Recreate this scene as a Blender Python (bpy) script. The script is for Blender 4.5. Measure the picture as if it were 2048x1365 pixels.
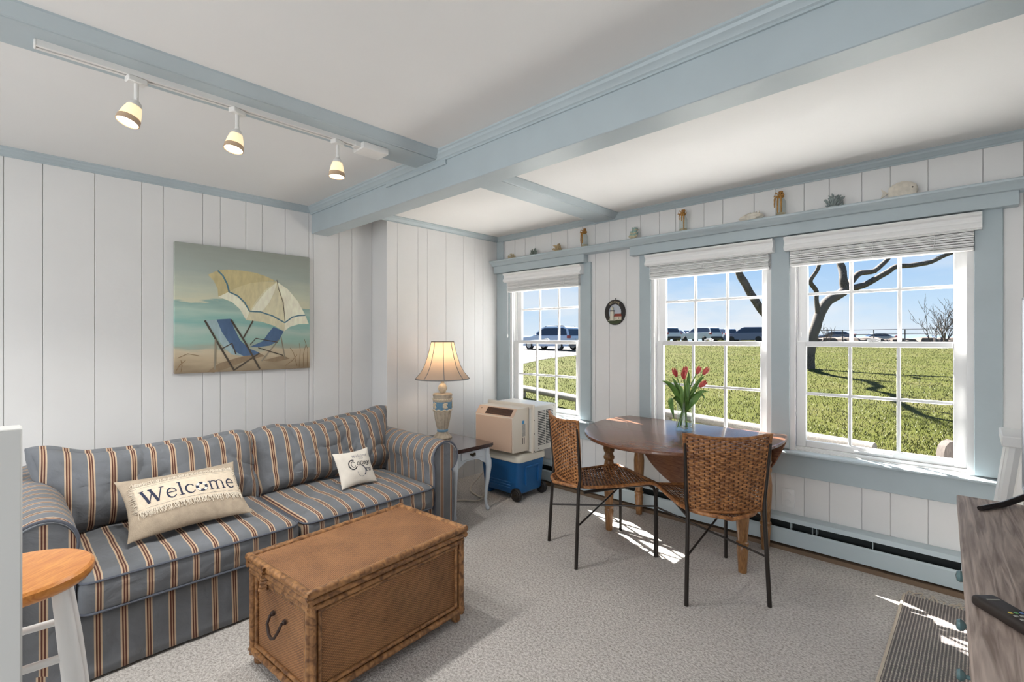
import bpy, bmesh, math, random
from mathutils import Vector, Matrix, noise
S = bpy.context.scene
for o in list(bpy.data.objects): bpy.data.objects.remove(o)
C = S.collection
PI = math.pi
rnd = random.Random(7)

# ------------------------------------------------------------------ camera
YAW = math.atan(926/965)
cam = bpy.data.cameras.new('camera'); cam_o = bpy.data.objects.new('camera', cam); C.objects.link(cam_o)
cam_o.location = (0, 0, 1.30); cam_o.rotation_euler = (PI/2, 0, YAW)
cam.sensor_width = 36; cam.lens = 36*965/2048; cam.shift_y = -5.5/2048
cam.clip_start = .05; cam.clip_end = 2000
S.camera = cam_o
S.view_settings.view_transform = 'Standard'; S.view_settings.look = 'None'
S.view_settings.gamma = 1; S.view_settings.use_curve_mapping = False
S.view_settings.exposure = 0.0

# ------------------------------------------------------------------ sky
W = bpy.data.worlds.new('sky'); S.world = W; W.use_nodes = True
nt = W.node_tree; N = nt.nodes; L = nt.links; N.clear()
tc = N.new('ShaderNodeTexCoord'); sep = N.new('ShaderNodeSeparateXYZ'); L.new(tc.outputs['Generated'], sep.inputs[0])
ramp = N.new('ShaderNodeValToRGB'); L.new(sep.outputs['Z'], ramp.inputs[0])
e = ramp.color_ramp.elements
e[0].position = 0.0; e[0].color = (.76, .86, .96, 1)
e[1].position = .8; e[1].color = (.16, .38, .80, 1)
for p, c in ((.06, (.58, .77, .97, 1)), (.17, (.33, .58, .94, 1)), (.4, (.22, .47, .88, 1))):
    q = e.new(p); q.color = c
mp = N.new('ShaderNodeMapping'); mp.inputs['Scale'].default_value = (1.0, 1.0, 3.2); L.new(tc.outputs['Generated'], mp.inputs[0])
nz = N.new('ShaderNodeTexNoise'); nz.inputs['Scale'].default_value = 3.3; nz.inputs['Detail'].default_value = 6; nz.inputs['Roughness'].default_value = .52
L.new(mp.outputs[0], nz.inputs['Vector'])
cr = N.new('ShaderNodeValToRGB'); cr.color_ramp.elements[0].position = .46; cr.color_ramp.elements[1].position = .60
L.new(nz.outputs['Fac'], cr.inputs[0])
zr = N.new('ShaderNodeMapRange'); zr.inputs['From Min'].default_value = .0; zr.inputs['From Max'].default_value = .16
zr.inputs['To Min'].default_value = .95; zr.inputs['To Max'].default_value = .12; L.new(sep.outputs['Z'], zr.inputs[0])
mu = N.new('ShaderNodeMath'); mu.operation = 'MULTIPLY'; L.new(cr.outputs[0], mu.inputs[0]); L.new(zr.outputs[0], mu.inputs[1])
mx = N.new('ShaderNodeMixRGB'); L.new(mu.outputs[0], mx.inputs[0]); L.new(ramp.outputs[0], mx.inputs[1]); mx.inputs[2].default_value = (.90, .92, .95, 1)
bg = N.new('ShaderNodeBackground'); bg.inputs[1].default_value = 1.0; L.new(mx.outputs[0], bg.inputs[0])
ow = N.new('ShaderNodeOutputWorld'); L.new(bg.outputs[0], ow.inputs[0])

# ------------------------------------------------------------------ sun and added fill lamps
def lamp(name, typ, loc, power, col=(1, 1, 1), **k):
    d = bpy.data.lights.new(name, typ); d.energy = power; d.color = col
    o = bpy.data.objects.new(name, d); o.location = loc; C.objects.link(o)
    for a, v in k.items():
        if a == 'dir': o.rotation_euler = Vector(v).to_track_quat('-Z', 'Y').to_euler()
        else: setattr(d, a, v)
    return o
SUN = (.90, -.43, -.92)
lamp('sun', 'SUN', (-20, 30, 30), 45.0, (1, .97, .92), dir=SUN, angle=.009)
# added fill: two unseen area lights behind the camera that brighten the room
lamp('back_fill', 'AREA', (-1.0, -2.50, 1.05), 60, (.94, .975, 1), dir=(0, 1, -.25), shape='RECTANGLE', size=2.9, size_y=2.0)
lamp('ceiling_fill', 'AREA', (-2.55, -1.65, 2.225), 24, (.97, .985, 1), dir=(0, 0, -1), shape='RECTANGLE', size=1.8, size_y=.9)

# ------------------------------------------------------------------ materials
def lin(v):
    v /= 255
    return v/12.92 if v <= .04045 else ((v+.055)/1.055)**2.4
def RGB(r, g, b): return (lin(r), lin(g), lin(b), 1)
def mat(name, col, rough=.5, metal=0, var=0, vscale=8, bump=0, bscale=40, spec=.5, stretch=None, detail=3, col2=None, coat=0, coord='Object', trans=0, emit=None, estr=0):
    m = bpy.data.materials.new(name); m.use_nodes = True
    n = m.node_tree.nodes; l = m.node_tree.links; b = n['Principled BSDF']
    b.inputs['Base Color'].default_value = col; b.inputs['Roughness'].default_value = rough; b.inputs['Metallic'].default_value = metal
    b.inputs['Specular IOR Level'].default_value = spec; b.inputs['Coat Weight'].default_value = coat
    b.inputs['Transmission Weight'].default_value = trans
    if emit: b.inputs['Emission Color'].default_value = emit; b.inputs['Emission Strength'].default_value = estr
    t = n.new('ShaderNodeTexCoord'); v = t.outputs[coord]
    if stretch:
        k = n.new('ShaderNodeMapping'); k.inputs['Scale'].default_value = stretch; l.new(v, k.inputs[0]); v = k.outputs[0]
    if var or col2:
        x = n.new('ShaderNodeTexNoise'); x.inputs['Scale'].default_value = vscale; x.inputs['Detail'].default_value = detail; l.new(v, x.inputs['Vector'])
        r = n.new('ShaderNodeValToRGB'); l.new(x.outputs['Fac'], r.inputs[0])
        c2 = col2 or tuple(min(1, c*(1+var)) for c in col[:3])+(1,)
        c1 = col if col2 else tuple(c*(1-var) for c in col[:3])+(1,)
        r.color_ramp.elements[0].position = .32; r.color_ramp.elements[1].position = .68
        r.color_ramp.elements[0].color = c1; r.color_ramp.elements[1].color = c2
        l.new(r.outputs[0], b.inputs['Base Color'])
    if bump:
        x = n.new('ShaderNodeTexNoise'); x.inputs['Scale'].default_value = bscale; x.inputs['Detail'].default_value = 2; l.new(v, x.inputs['Vector'])
        bp = n.new('ShaderNodeBump'); bp.inputs['Strength'].default_value = bump; bp.inputs['Distance'].default_value = .01
        l.new(x.outputs['Fac'], bp.inputs['Height']); l.new(bp.outputs[0], b.inputs['Normal'])
    return m
MT = {}
def mk(name, *a, **k): MT[name] = mat(name, *a, **k)
mk('white_plank', (.80, .79, .78, 1), .42, var=.015, vscale=3, bump=.05, bscale=30)
mk('groove', (.62, .61, .60, 1), .7)
mk('ceiling_white', (.83, .82, .805, 1), .7, var=.012, vscale=2, bump=.03, bscale=25)
mk('blue_paint', (.45, .52, .55, 1), .38, var=.03, vscale=5, bump=.05, bscale=35)
mk('white_gloss', (.82, .815, .80, 1), .3)
mk('white_vinyl', (.84, .835, .83, 1), .28)
mk('white_blind', (.88, .875, .865, 1), .4)
mk('half_wall_paint', (.64, .64, .62, 1), .45)
mk('black_metal', RGB(48, 42, 38), .38, metal=.4)
mk('dark_gap', RGB(28, 36, 36), .6)
mk('track_white', (.80, .78, .75, 1), .35)
mk('brown_strip', RGB(120, 98, 78), .7)
mk('heater_blue', (.52, .60, .63, 1), .35)
# glass: thin clear sheet
def glass(name, tint=(1, 1, 1, 1), refl=.06, rough=0.0):
    m = bpy.data.materials.new(name); m.use_nodes = True; n = m.node_tree.nodes; l = m.node_tree.links; n.clear()
    o = n.new('ShaderNodeOutputMaterial'); t = n.new('ShaderNodeBsdfTransparent'); t.inputs[0].default_value = tint
    g = n.new('ShaderNodeBsdfGlossy'); g.inputs['Roughness'].default_value = rough
    f = n.new('ShaderNodeLayerWeight'); f.inputs['Blend'].default_value = .5
    p5 = n.new('ShaderNodeMath'); p5.operation = 'POWER'; p5.inputs[1].default_value = 4; l.new(f.outputs['Facing'], p5.inputs[0])
    k = n.new('ShaderNodeMath'); k.operation = 'MULTIPLY_ADD'; k.inputs[1].default_value = refl*6; k.inputs[2].default_value = refl*.5; k.use_clamp = True; l.new(p5.outputs[0], k.inputs[0])
    x = n.new('ShaderNodeMixShader'); l.new(k.outputs[0], x.inputs[0]); l.new(t.outputs[0], x.inputs[1]); l.new(g.outputs[0], x.inputs[2]); l.new(x.outputs[0], o.inputs[0])
    MT[name] = m
glass('window_glass', (.985, .99, .99, 1), .005)
glass('vase_glass', (.90, .93, .92, 1), .10)
glass('bottle_glass', (.86, .89, .88, 1), .12)
def wood(name, c1, c2, rough=.35, scale=6, stretch=(1, 12, 12), coat=.0, bump=.0, dist=2.5):
    m = bpy.data.materials.new(name); m.use_nodes = True; n = m.node_tree.nodes; l = m.node_tree.links; b = n['Principled BSDF']
    t = n.new('ShaderNodeTexCoord'); k = n.new('ShaderNodeMapping'); k.inputs['Scale'].default_value = stretch; l.new(t.outputs['Object'], k.inputs[0])
    x = n.new('ShaderNodeTexNoise'); x.inputs['Scale'].default_value = scale; x.inputs['Detail'].default_value = 5; x.inputs['Distortion'].default_value = dist; l.new(k.outputs[0], x.inputs['Vector'])
    r = n.new('ShaderNodeValToRGB'); r.color_ramp.elements[0].position = .33; r.color_ramp.elements[1].position = .67
    r.color_ramp.elements[0].color = c1; r.color_ramp.elements[1].color = c2; l.new(x.outputs['Fac'], r.inputs[0]); l.new(r.outputs[0], b.inputs['Base Color'])
    b.inputs['Roughness'].default_value = rough; b.inputs['Coat Weight'].default_value = coat; b.inputs['Coat Roughness'].default_value = .12
    if bump:
        bp = n.new('ShaderNodeBump'); bp.inputs['Strength'].default_value = bump; bp.inputs['Distance'].default_value = .004
        l.new(x.outputs['Fac'], bp.inputs['Height']); l.new(bp.outputs[0], b.inputs['Normal'])
    MT[name] = m
wood('table_wood', RGB(92, 58, 42), RGB(128, 86, 62), .24, 5, (2, 16, 16), coat=.35)
wood('leg_wood', RGB(118, 80, 46), RGB(160, 116, 72), .32, 5, (14, 14, 2), coat=.2)
wood('orange_wood', RGB(190, 112, 42), RGB(220, 148, 70), .28, 4, (18, 2, 10), coat=.3)
wood('grey_wood', RGB(138, 120, 110), RGB(208, 190, 178), .6, 3.6, (16, .8, 3), bump=.5, dist=1.6)
wood('dark_wood', RGB(50, 32, 30), RGB(74, 50, 46), .2, 5, (2, 14, 10), coat=.5)
wood('rattan', RGB(92, 58, 32), RGB(172, 124, 78), .42, 12, (3, 3, 3), dist=1)
wood('bark', RGB(44, 39, 36), RGB(104, 95, 87), .9, 6, (4, 4, 1.4), bump=1.0, dist=2)
wood('log', RGB(94, 88, 82), RGB(126, 120, 113), .8, 5, (3, 10, 10), bump=.3)

# ------------------------------------------------------------------ mesh builder
class M:
    def __init__(s):
        s.bm = bmesh.new(); s.uv = s.bm.loops.layers.uv.new('uv')
    def box(s, x0, x1, y0, y1, z0, z1, bev=0, seg=1, xf=None):
        mt = Matrix.Translation(((x0+x1)/2, (y0+y1)/2, (z0+z1)/2)) @ Matrix.Diagonal((abs(x1-x0), abs(y1-y0), abs(z1-z0), 1))
        r = bmesh.ops.create_cube(s.bm, size=1, matrix=mt); vs = r['verts']
        if bev:
            es = list({ed for v in vs for ed in v.link_edges})
            r = bmesh.ops.bevel(s.bm, geom=es, offset=bev, segments=seg, affect='EDGES', profile=.5)
            vs = list(set(vs) & set(s.bm.verts)) + r['verts']; vs = [v for v in set(vs) if v.is_valid]
        if xf is not None:
            for v in vs: v.co = xf @ v.co
        return s
    def grid(s, f, nu, nv, cu=False, cv=False, flip=False):
        a = [[s.bm.verts.new(f(i, j)) for j in range(nv)] for i in range(nu)]
        for i in range(nu if cu else nu-1):
            for j in range(nv if cv else nv-1):
                q = [a[i][j], a[(i+1) % nu][j], a[(i+1) % nu][(j+1) % nv], a[i][(j+1) % nv]]
                if flip: q.reverse()
                try: s.bm.faces.new(q)
                except ValueError: pass
        return a
    def tube(s, pts, rad, seg=8, cap=True, closed=False):
        pts = [Vector(p) for p in pts]; n = len(pts)
        rs = rad if hasattr(rad, '__len__') else [rad]*n
        rings = []; up = None
        for i, p in enumerate(pts):
            if closed: d = pts[(i+1) % n]-pts[i-1]
            else: d = pts[min(i+1, n-1)]-pts[max(i-1, 0)]
            d.normalize()
            if up is None: up = d.orthogonal().normalized()
            up = (up - d*up.dot(d))
            if up.length < 1e-6: up = d.orthogonal()
            up.normalize(); w = d.cross(up)
            rings.append([s.bm.verts.new(p + (up*math.cos(2*PI*k/seg)+w*math.sin(2*PI*k/seg))*rs[i]) for k in range(seg)])
        for i in range(n if closed else n-1):
            A = rings[i]; B = rings[(i+1) % n]
            for k in range(seg): s.bm.faces.new((A[k], A[(k+1) % seg], B[(k+1) % seg], B[k]))
        if cap and not closed:
            s.bm.faces.new(rings[0][::-1]); s.bm.faces.new(rings[-1])
        return s
    def lathe(s, prof, seg=20, c=(0, 0, 0), cap=True, xf=None, wob=None):
        rings = []
        for r, z in prof:
            ring = []
            for k in range(seg):
                a = 2*PI*k/seg; rr = r*(wob(a, z) if wob else 1)
                p = Vector((c[0]+rr*math.cos(a), c[1]+rr*math.sin(a), c[2]+z))
                ring.append(s.bm.verts.new(xf @ p if xf is not None else p))
            rings.append(ring)
        for A, B in zip(rings, rings[1:]):
            for k in range(seg): s.bm.faces.new((A[k], A[(k+1) % seg], B[(k+1) % seg], B[k]))
        if cap:
            if prof[0][0] > 1e-5: s.bm.faces.new(rings[0][::-1])
            if prof[-1][0] > 1e-5: s.bm.faces.new(rings[-1])
        return s
    def prism(s, poly, a, b, axis='z', xf=None):
        """polygon in the two other axes extruded from a to b along axis"""
        def P(q, t):
            v = {'x': (t, q[0], q[1]), 'y': (q[0], t, q[1]), 'z': (q[0], q[1], t)}[axis]
            v = Vector(v); return xf @ v if xf is not None else v
        A = [s.bm.verts.new(P(q, a)) for q in poly]; B = [s.bm.verts.new(P(q, b)) for q in poly]
        n = len(poly)
        for i in range(n): s.bm.faces.new((A[i], A[(i+1) % n], B[(i+1) % n], B[i]))
        s.bm.faces.new(A[::-1]); s.bm.faces.new(B)
        return s
    def face(s, pts): s.bm.faces.new([s.bm.verts.new(p) for p in pts]); return s
    def rbox(s, c, h, r, n=(10, 10, 5), f=None, xf=None):
        """rounded, soft box; f(pos, s) -> displaced pos, with s in [-1,1]^3"""
        c = Vector(c); h = Vector(h)
        def samp(ax):
            k = min(.95, r/h[ax]); a = [-1, -1+k*.08, -1+k*.3, -1+k*.6]; m = n[ax]
            return a + [-1+k+(2-2*k)*i/m for i in range(m+1)] + [-q for q in a[::-1]]
        ss = [samp(0), samp(1), samp(2)]; cache = {}
        def vert(i):
            if i in cache: return cache[i]
            q = Vector((ss[0][i[0]], ss[1][i[1]], ss[2][i[2]])); p = Vector((q[0]*h[0], q[1]*h[1], q[2]*h[2]))
            inn = Vector([max(-(h[a]-r), min(h[a]-r, p[a])) for a in range(3)]); d = p-inn
            if d.length > 1e-9: p = inn + d.normalized()*min(r, max(abs(x) for x in d))
            if f: p = f(p, q)
            p = c+p
            v = s.bm.verts.new(xf @ p if xf is not None else p); cache[i] = v; return v
        for ax in range(3):
            u, w = [(1, 2), (2, 0), (0, 1)][ax]
            for side in (0, len(ss[ax])-1):
                for i in range(len(ss[u])-1):
                    for j in range(len(ss[w])-1):
                        def I(a, b):
                            t = [0, 0, 0]; t[ax] = side; t[u] = a; t[w] = b; return tuple(t)
                        q = [vert(I(i, j)), vert(I(i+1, j)), vert(I(i+1, j+1)), vert(I(i, j+1))]
                        if side == 0: q.reverse()
                        s.bm.faces.new(q)
        return s
    def setuv(s, f):
        for fc in s.bm.faces:
            for lp in fc.loops: lp[s.uv].uv = f(lp.vert.co, fc)
        return s
    def build(s, name, m, parent=None, smooth=True, angle=38, label=None, norm=True, mats=None):
        if norm: bmesh.ops.recalc_face_normals(s.bm, faces=s.bm.faces)
        me = bpy.data.meshes.new(name); s.bm.to_mesh(me); s.bm.free()
        if smooth:
            me.shade_smooth(); me.set_sharp_from_angle(angle=math.radians(angle))
        me.materials.append(MT[m] if isinstance(m, str) else m)
        return link(name, me, parent, label)
def link(name, me, parent=None, label=None):
    o = bpy.data.objects.new(name, me); C.objects.link(o)
    if parent is not None: o.parent = parent
    if label: o['label'] = label
    return o
def thing(name, label, cat, loc=(0, 0, 0), rotz=0, group=None):
    o = bpy.data.objects.new(name, None); C.objects.link(o); o.empty_display_size = .05
    o.location = loc; o.rotation_euler = (0, 0, rotz)
    return tag(o, label, cat, group)
def tag(o, label, cat, group=None):
    o['label'] = label; o['category'] = cat
    if group: o['group'] = group
    return o
def struct(o, label=None):
    o['kind'] = 'structure'
    if label: o['label'] = label
    return o
def copy_tree(o, parent=None):
    c = o.copy(); C.objects.link(c); c.parent = parent
    for ch in list(o.children): copy_tree(ch, c)
    return c
def sbox(name, x0, x1, y0, y1, z0, z1, m, parent=None, bev=0, label=None):
    return M().box(x0, x1, y0, y1, z0, z1, bev).build(name, m, parent, label=label)

# ================================================================== THE ROOM
WY, WA, WF, CZ, JY = 3.38, -3.67, -3.44, 2.30, 2.12      # window wall, left wall, bumped-out wall, ceiling, jog
XR, YB = .56, -2.60                                       # right wall, wall behind the camera
WIN = [(-3.265, -2.42), (-1.775, -.935), (-.835, 0.0)]; WZ0, WZ1 = .61, 1.93
# carpet: looped pile
m = bpy.data.materials.new('carpet'); m.use_nodes = True; n = m.node_tree.nodes; l = m.node_tree.links; b = n['Principled BSDF']
t = n.new('ShaderNodeTexCoord'); v1 = n.new('ShaderNodeTexVoronoi'); v1.inputs['Scale'].default_value = 150; l.new(t.outputs['Object'], v1.inputs['Vector'])
nn = n.new('ShaderNodeTexNoise'); nn.inputs['Scale'].default_value = 95; nn.inputs['Detail'].default_value = 3; l.new(t.outputs['Object'], nn.inputs['Vector'])
n2 = n.new('ShaderNodeTexNoise'); n2.inputs['Scale'].default_value = 2.5; n2.inputs['Detail'].default_value = 2; l.new(t.outputs['Object'], n2.inputs['Vector'])
r = n.new('ShaderNodeValToRGB'); r.color_ramp.elements[0].position = .30; r.color_ramp.elements[1].position = .60
r.color_ramp.elements[0].color = (.38, .345, .315, 1); r.color_ramp.elements[1].color = (.70, .66, .62, 1); l.new(nn.outputs['Fac'], r.inputs[0])
mm = n.new('ShaderNodeMixRGB'); mm.blend_type = 'MULTIPLY'; mm.inputs[0].default_value = .22; l.new(r.outputs[0], mm.inputs[1]); l.new(n2.outputs['Fac'], mm.inputs[2]); l.new(mm.outputs[0], b.inputs['Base Color'])
b.inputs['Roughness'].default_value = .95; b.inputs['Specular IOR Level'].default_value = .1
bp = n.new('ShaderNodeBump'); bp.inputs['Strength'].default_value = .5; bp.inputs['Distance'].default_value = .006; l.new(v1.outputs['Distance'], bp.inputs['Height']); bp.invert = True; l.new(bp.outputs[0], b.inputs['Normal'])
MT['carpet'] = m
struct(sbox('floor', WA-.1, XR+.1, YB-.1, WY+.02, -.12, 0, 'carpet'), 'beige looped-pile carpet')
struct(sbox('ceiling', WA-.1, XR+.1, YB-.1, WY+.14, CZ, CZ+.1, 'ceiling_white'), 'flat white ceiling')

PLK = {}
def plank(parent, a0, a1, z0, z1, axis, face, sgn, t=.007, g=.0012):
    """one vertical board; axis 'x' (boards spread along x, face at y) or 'y'"""
    m = M(); c = .002
    a0 += g; a1 -= g
    if a1-a0 < .012: return
    pr = [(a0, 0), (a0, t-c), (a0+c, t), (a1-c, t), (a1, t-c), (a1, 0)]
    if axis == 'x': poly = [(p[0], face - sgn*(t-p[1])) for p in pr]
    else: poly = [(face - sgn*(t-p[1]), p[0]) for p in pr]
    m.prism(poly, z0, z1, 'z'); m.build('plank', 'white_plank', parent, angle=20)

# window wall: backing with three openings, boards in front of it
m = M(); Y0, Y1 = WY+.007, WY+.15
m.box(WA, XR+.1, Y0, Y1, -.5, WZ0); m.box(WA, XR+.1, Y0, Y1, WZ1, CZ+.1)
xs = [WA]+[q for w in WIN for q in w]+[XR+.1]
for i in range(0, len(xs), 2): m.box(xs[i], xs[i+1], Y0, Y1, WZ0, WZ1)
wall_back = struct(m.build('wall_back', 'groove', smooth=False), 'white vertical board wall with three windows')
BX = [-3.44, -3.335, -3.204, -3.071, -2.94, -2.756, -2.572, -2.415, -2.281, -2.146, -1.992, -1.866, -1.709, -1.582, -1.374, -1.245, -1.044, -.915, -.757, -.625, -.468, -.338, -.18, .029, .17, .36, XR]
for a, b_ in zip(BX, BX[1:]):
    hit = [w for w in WIN if a < w[1] and b_ > w[0]]
    if not hit: plank(wall_back, a, b_, 0, CZ, 'x', WY, -1)
    else:
        plank(wall_back, a, b_, 0, WZ0, 'x', WY, -1); plank(wall_back, a, b_, WZ1, CZ, 'x', WY, -1)
        for w in hit:
            if a < w[0]: plank(wall_back, a, w[0], WZ0, WZ1, 'x', WY, -1)
            if b_ > w[1]: plank(wall_back, w[1], b_, WZ0, WZ1, 'x', WY, -1)
# left wall with the bumped-out stretch beside the windows
wall_left = struct(sbox('wall_left', WA-.1, WA-.007, YB, JY, 0, CZ, 'groove'), 'white vertical board wall behind the sofa')
AY = [.127, .343, .561, .67, .883, .986, 1.144, 1.252, 1.41, 1.585, 1.62, 1.826, 1.938, JY]
AY = [YB+i*.2094 for i in range(13)]+[-.02]+AY
for a, b_ in zip(AY, AY[1:]): plank(wall_left, a, b_, 0, CZ, 'y', WA, 1)
m = M(); m.box(WA-.1, WF-.007, JY, WY+.007, 0, CZ)
wall_far = struct(m.build('wall_far_left', 'white_plank', smooth=False), 'bumped-out white board wall in the far corner')
FY = [JY-.0022, 2.22, 2.423, 2.522, 2.726, 2.932, 3.075, 3.179, 3.369]
for a, b_ in zip(FY, FY[1:]): plank(wall_far, a, b_, 0, CZ, 'y', WF, 1)
struct(sbox('wall_right', XR, XR+.1, YB, WY+.007, 0, CZ, 'white_plank'), 'white wall beside the dresser')
m = M(); m.box(WA-.1, -2.50, YB-.1, YB, 0, CZ); m.box(.50, XR+.1, YB-.1, YB, 0, CZ); m.box(-2.50, .50, YB-.1, YB, 2.08, CZ)
struct(m.build('wall_front', 'white_plank', smooth=False), 'white wall behind the camera with an added door opening')
# glazed door added around the fill light, unseen behind the camera
m = M()
for x0, x1 in ((-2.50, -2.42), (-1.04, -.96), (.42, .50)): m.box(x0, x1, YB-.08, YB-.02, 0, 2.08, .004)
m.box(-2.50, .50, YB-.08, YB-.02, 2.0, 2.08, .004); m.box(-2.50, .50, YB-.08, YB-.02, 0, .1, .004)
door = struct(m.build('added_door_1', 'white_gloss'), 'added white glazed door around the fill light, unseen')
for x0, x1 in ((-2.42, -1.04), (-.96, .42)): sbox('pane', x0, x1, YB-.055, YB-.05, .1, 2.0, 'window_glass', door)
# half wall at the left edge of the view
m = M(); m.box(-1.565, -1.50, YB, .02, 0, 1.104, .004)
struct(m.build('wall_half', 'half_wall_paint'), 'white half wall end beside the stool')

# ---- crown mouldings, beams, shelf
def crown_prof(s=1.0):   # (out, down) polygon from the ceiling corner
    return [(0, 0), (.040*s, 0), (.040*s, .008*s), (.034*s, .012*s), (.030*s, .022*s), (.020*s, .030*s), (.014*s, .040*s), (.008*s, .044*s), (.008*s, .052*s), (0, .052*s)]
def crown(name, a0, a1, axis, face, sgn, zt=CZ, s=1.0, parent=None, flip=False):
    poly = [(face+sgn*o_, zt-d) for o_, d in crown_prof(s)]
    return M().prism(poly, a0, a1, axis).build(name, 'blue_paint', parent, angle=25)
k = 0
def trim(o, label):
    return struct(o, label)
trim(crown('trim_1', YB, 1.60, 'y', WA, 1, s=.9), 'blue crown moulding along the left wall')
trim(crown('trim_2', 1.76, WY, 'y', WF, 1, s=.9), 'blue crown moulding along the bumped-out wall')
trim(crown('trim_3', WF, XR, 'x', WY, -1, s=.95), 'blue crown moulding above the window shelf')
# main beam
bm0, bm1, bmz = 1.605, 1.735, 2.10
m = M(); m.box(WA, XR, bm0, bm1, bmz, CZ, .003)
beam = trim(m.build('trim_4', 'blue_paint'), 'heavy blue painted ceiling beam across the room')
crown('moulding', WA, XR, 'x', bm0, -1, s=1.05, parent=beam)
crown('moulding', WA, XR, 'x', bm1, 1, s=1.05, parent=beam)
sbox('side_board', WA, XR, bm1+.002, bm1+.02, bmz+.022, CZ-.05, 'blue_paint', beam, .003)
sbox('joint_strip', -2.60, -2.02, bm0-.012, bm0, 2.222, 2.246, 'blue_paint', beam, .002)
# flat beams across: one with the track lights, one by the windows
def flat_beam(name, y0, y1, label):
    o = trim(sbox(name, -2.275, -2.09, y0, y1, 2.26, CZ, 'blue_paint', None, .003), label)
    for sg, fx_ in ((1, -2.09), (-1, -2.275)):
        poly = [(fx_+sg*a, CZ-d) for a, d in [(0, 0), (.048, 0), (.048, .008), (.038, .014), (.03, .022), (.016, .028), (.008, .036), (0, .037)]]
        M().prism(poly, y0, y1, 'y').build('moulding', 'blue_paint', o, angle=25)
    return o
flat_beam('trim_5', YB, bm0, 'flat blue ceiling beam that carries the track lights')
flat_beam('trim_6', bm1+.02, WY, 'flat blue ceiling beam running to the window wall')
# corner board and window shelf
trim(sbox('trim_7', WF, -3.347, WY-.016, WY, 0, 2.255, 'blue_paint', None, .002), 'blue corner board beside the leftmost window')
SH = 2.055
poly = [(WY, SH), (3.262, SH), (3.258, SH-.006), (3.260, SH-.014), (3.272, SH-.018), (3.282, SH-.026), (3.292, SH-.036), (3.298, SH-.048), (3.31, SH-.052), (WY, SH-.052)]
trim(M().prism(poly, WF, XR, 'x').build('trim_8', 'blue_paint', angle=25), 'long blue moulded shelf above the windows')
def header(name, x0, x1, label):
    m = M().box(x0, x1, 3.312, WY, 1.935, SH-.045, .003)
    return trim(m.build(name, 'blue_paint'), label)
header('trim_9', -3.432, -2.352, 'blue head board over the leftmost window')
header('trim_10', -1.925, .153, 'blue head board over the pair of right windows')

# ---- windows
def ridged(m, x, sg, z0, z1):
    # stepped vinyl jamb: three tracks
    for y0, y1, t in ((3.372, 3.385, .030), (3.385, 3.398, .016), (3.398, 3.404, .026), (3.404, 3.438, .014), (3.438, 3.446, .026), (3.446, 3.486, .014), (3.486, 3.53, .030)):
        m.box(x, x+sg*t, y0, y1, z0, z1)
for wi, (x0, x1) in enumerate(WIN):
    m = M(); ridged(m, x0, 1, WZ0-.01, WZ1); ridged(m, x1, -1, WZ0-.01, WZ1)
    m.box(x0, x1, 3.372, 3.53, 1.905, WZ1); m.box(x0, x1, 3.395, 3.53, .585, .628)
    win = struct(m.build('window_%d' % (wi+1), 'white_vinyl', smooth=False), ['leftmost white double-hung window with blue casing', 'middle white double-hung window behind the tulips', 'rightmost white double-hung window beside the dresser'][wi])
    # casings, stool, apron
    cl = [(-3.347, -3.262), (-1.865, -1.772), None][wi]; crr = [(-2.423, -2.316), (-.938, -.832), (-.003, .10)][wi]
    for cc in (cl, crr):
        if cc: sbox('casing', cc[0], cc[1], 3.360, WY, .61, 1.94, 'blue_paint', win, .003)
    if wi != 2:
        st = [(-3.41, -2.297), (-1.885, .109)][wi]; ap = [(-3.347, -2.316), (-1.865, .090)][wi]
        m = M(); m.prism([(3.40, .606), (3.318, .602), (3.312, .596), (3.312, .588), (3.318, .582), (3.40, .582)], st[0], st[1], 'x'); m.build('stool', 'blue_paint', win, angle=25)
        sbox('apron', ap[0], ap[1], 3.362, WY, .446, .584, 'blue_paint', win, .003)
    # sashes
    for nm, ya, yb, za, zb, rb, rt in (('lower_sash', 3.408, 3.436, .628, 1.28, .040, .032), ('upper_sash', 3.450, 3.478, 1.248, 1.91, .032, .04)):
        sx0, sx1 = x0+.028, x1-.028; stile = .054
        m = M()
        for a, b_ in ((sx0, sx0+stile), (sx1-stile, sx1)): m.box(a, b_, ya, yb, za, zb, .003)
        m.box(sx0+stile, sx1-stile, ya, yb, za, za+rb, .003); m.box(sx0+stile, sx1-stile, ya, yb, zb-rt, zb, .003)
        if nm == 'lower_sash': m.box(sx0+.3, sx1-.3, ya-.02, ya, za+.012, za+.022, .003)   # lift
        sash = m.build(nm, 'white_vinyl', win)
        gx0, gx1, gz0, gz1 = sx0+stile, sx1-stile, za+rb, zb-rt
        wx, wz = (gx1-gx0)/3, (gz1-gz0)/2; ym = (ya+yb)/2
        for i in (1, 2):
            sbox('muntin', gx0+i*wx-.009, gx0+i*wx+.009, ym-.009, ym+.009, gz0, gz1, 'white_vinyl', sash, .003)
        sbox('muntin', gx0, gx1, ym-.0085, ym+.0085, gz0+wz-.009, gz0+wz+.009, 'white_vinyl', sash, .003)
        pm = None
        for i in range(3):
            for j in range(2):
                if pm is None:
                    q = M().box(-wx/2, wx/2, -.002, .002, -wz/2, wz/2).build('pane', 'window_glass', sash, smooth=False); pm = q.data
                else: q = link('pane', pm, sash)
                q.location = (gx0+(i+.5)*wx, ym, gz0+(j+.5)*wz)
        if nm == 'lower_sash':
            m = M(); xm = (gx0+gx1)/2
            m.tube([(xm-.03, ya+.01, zb+.006), (xm-.012, ya+.01, zb+.014), (xm+.012, ya+.01, zb+.014), (xm+.03, ya+.01, zb+.006)], .006, 8); m.build('sash_lock', 'white_vinyl', sash)
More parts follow.
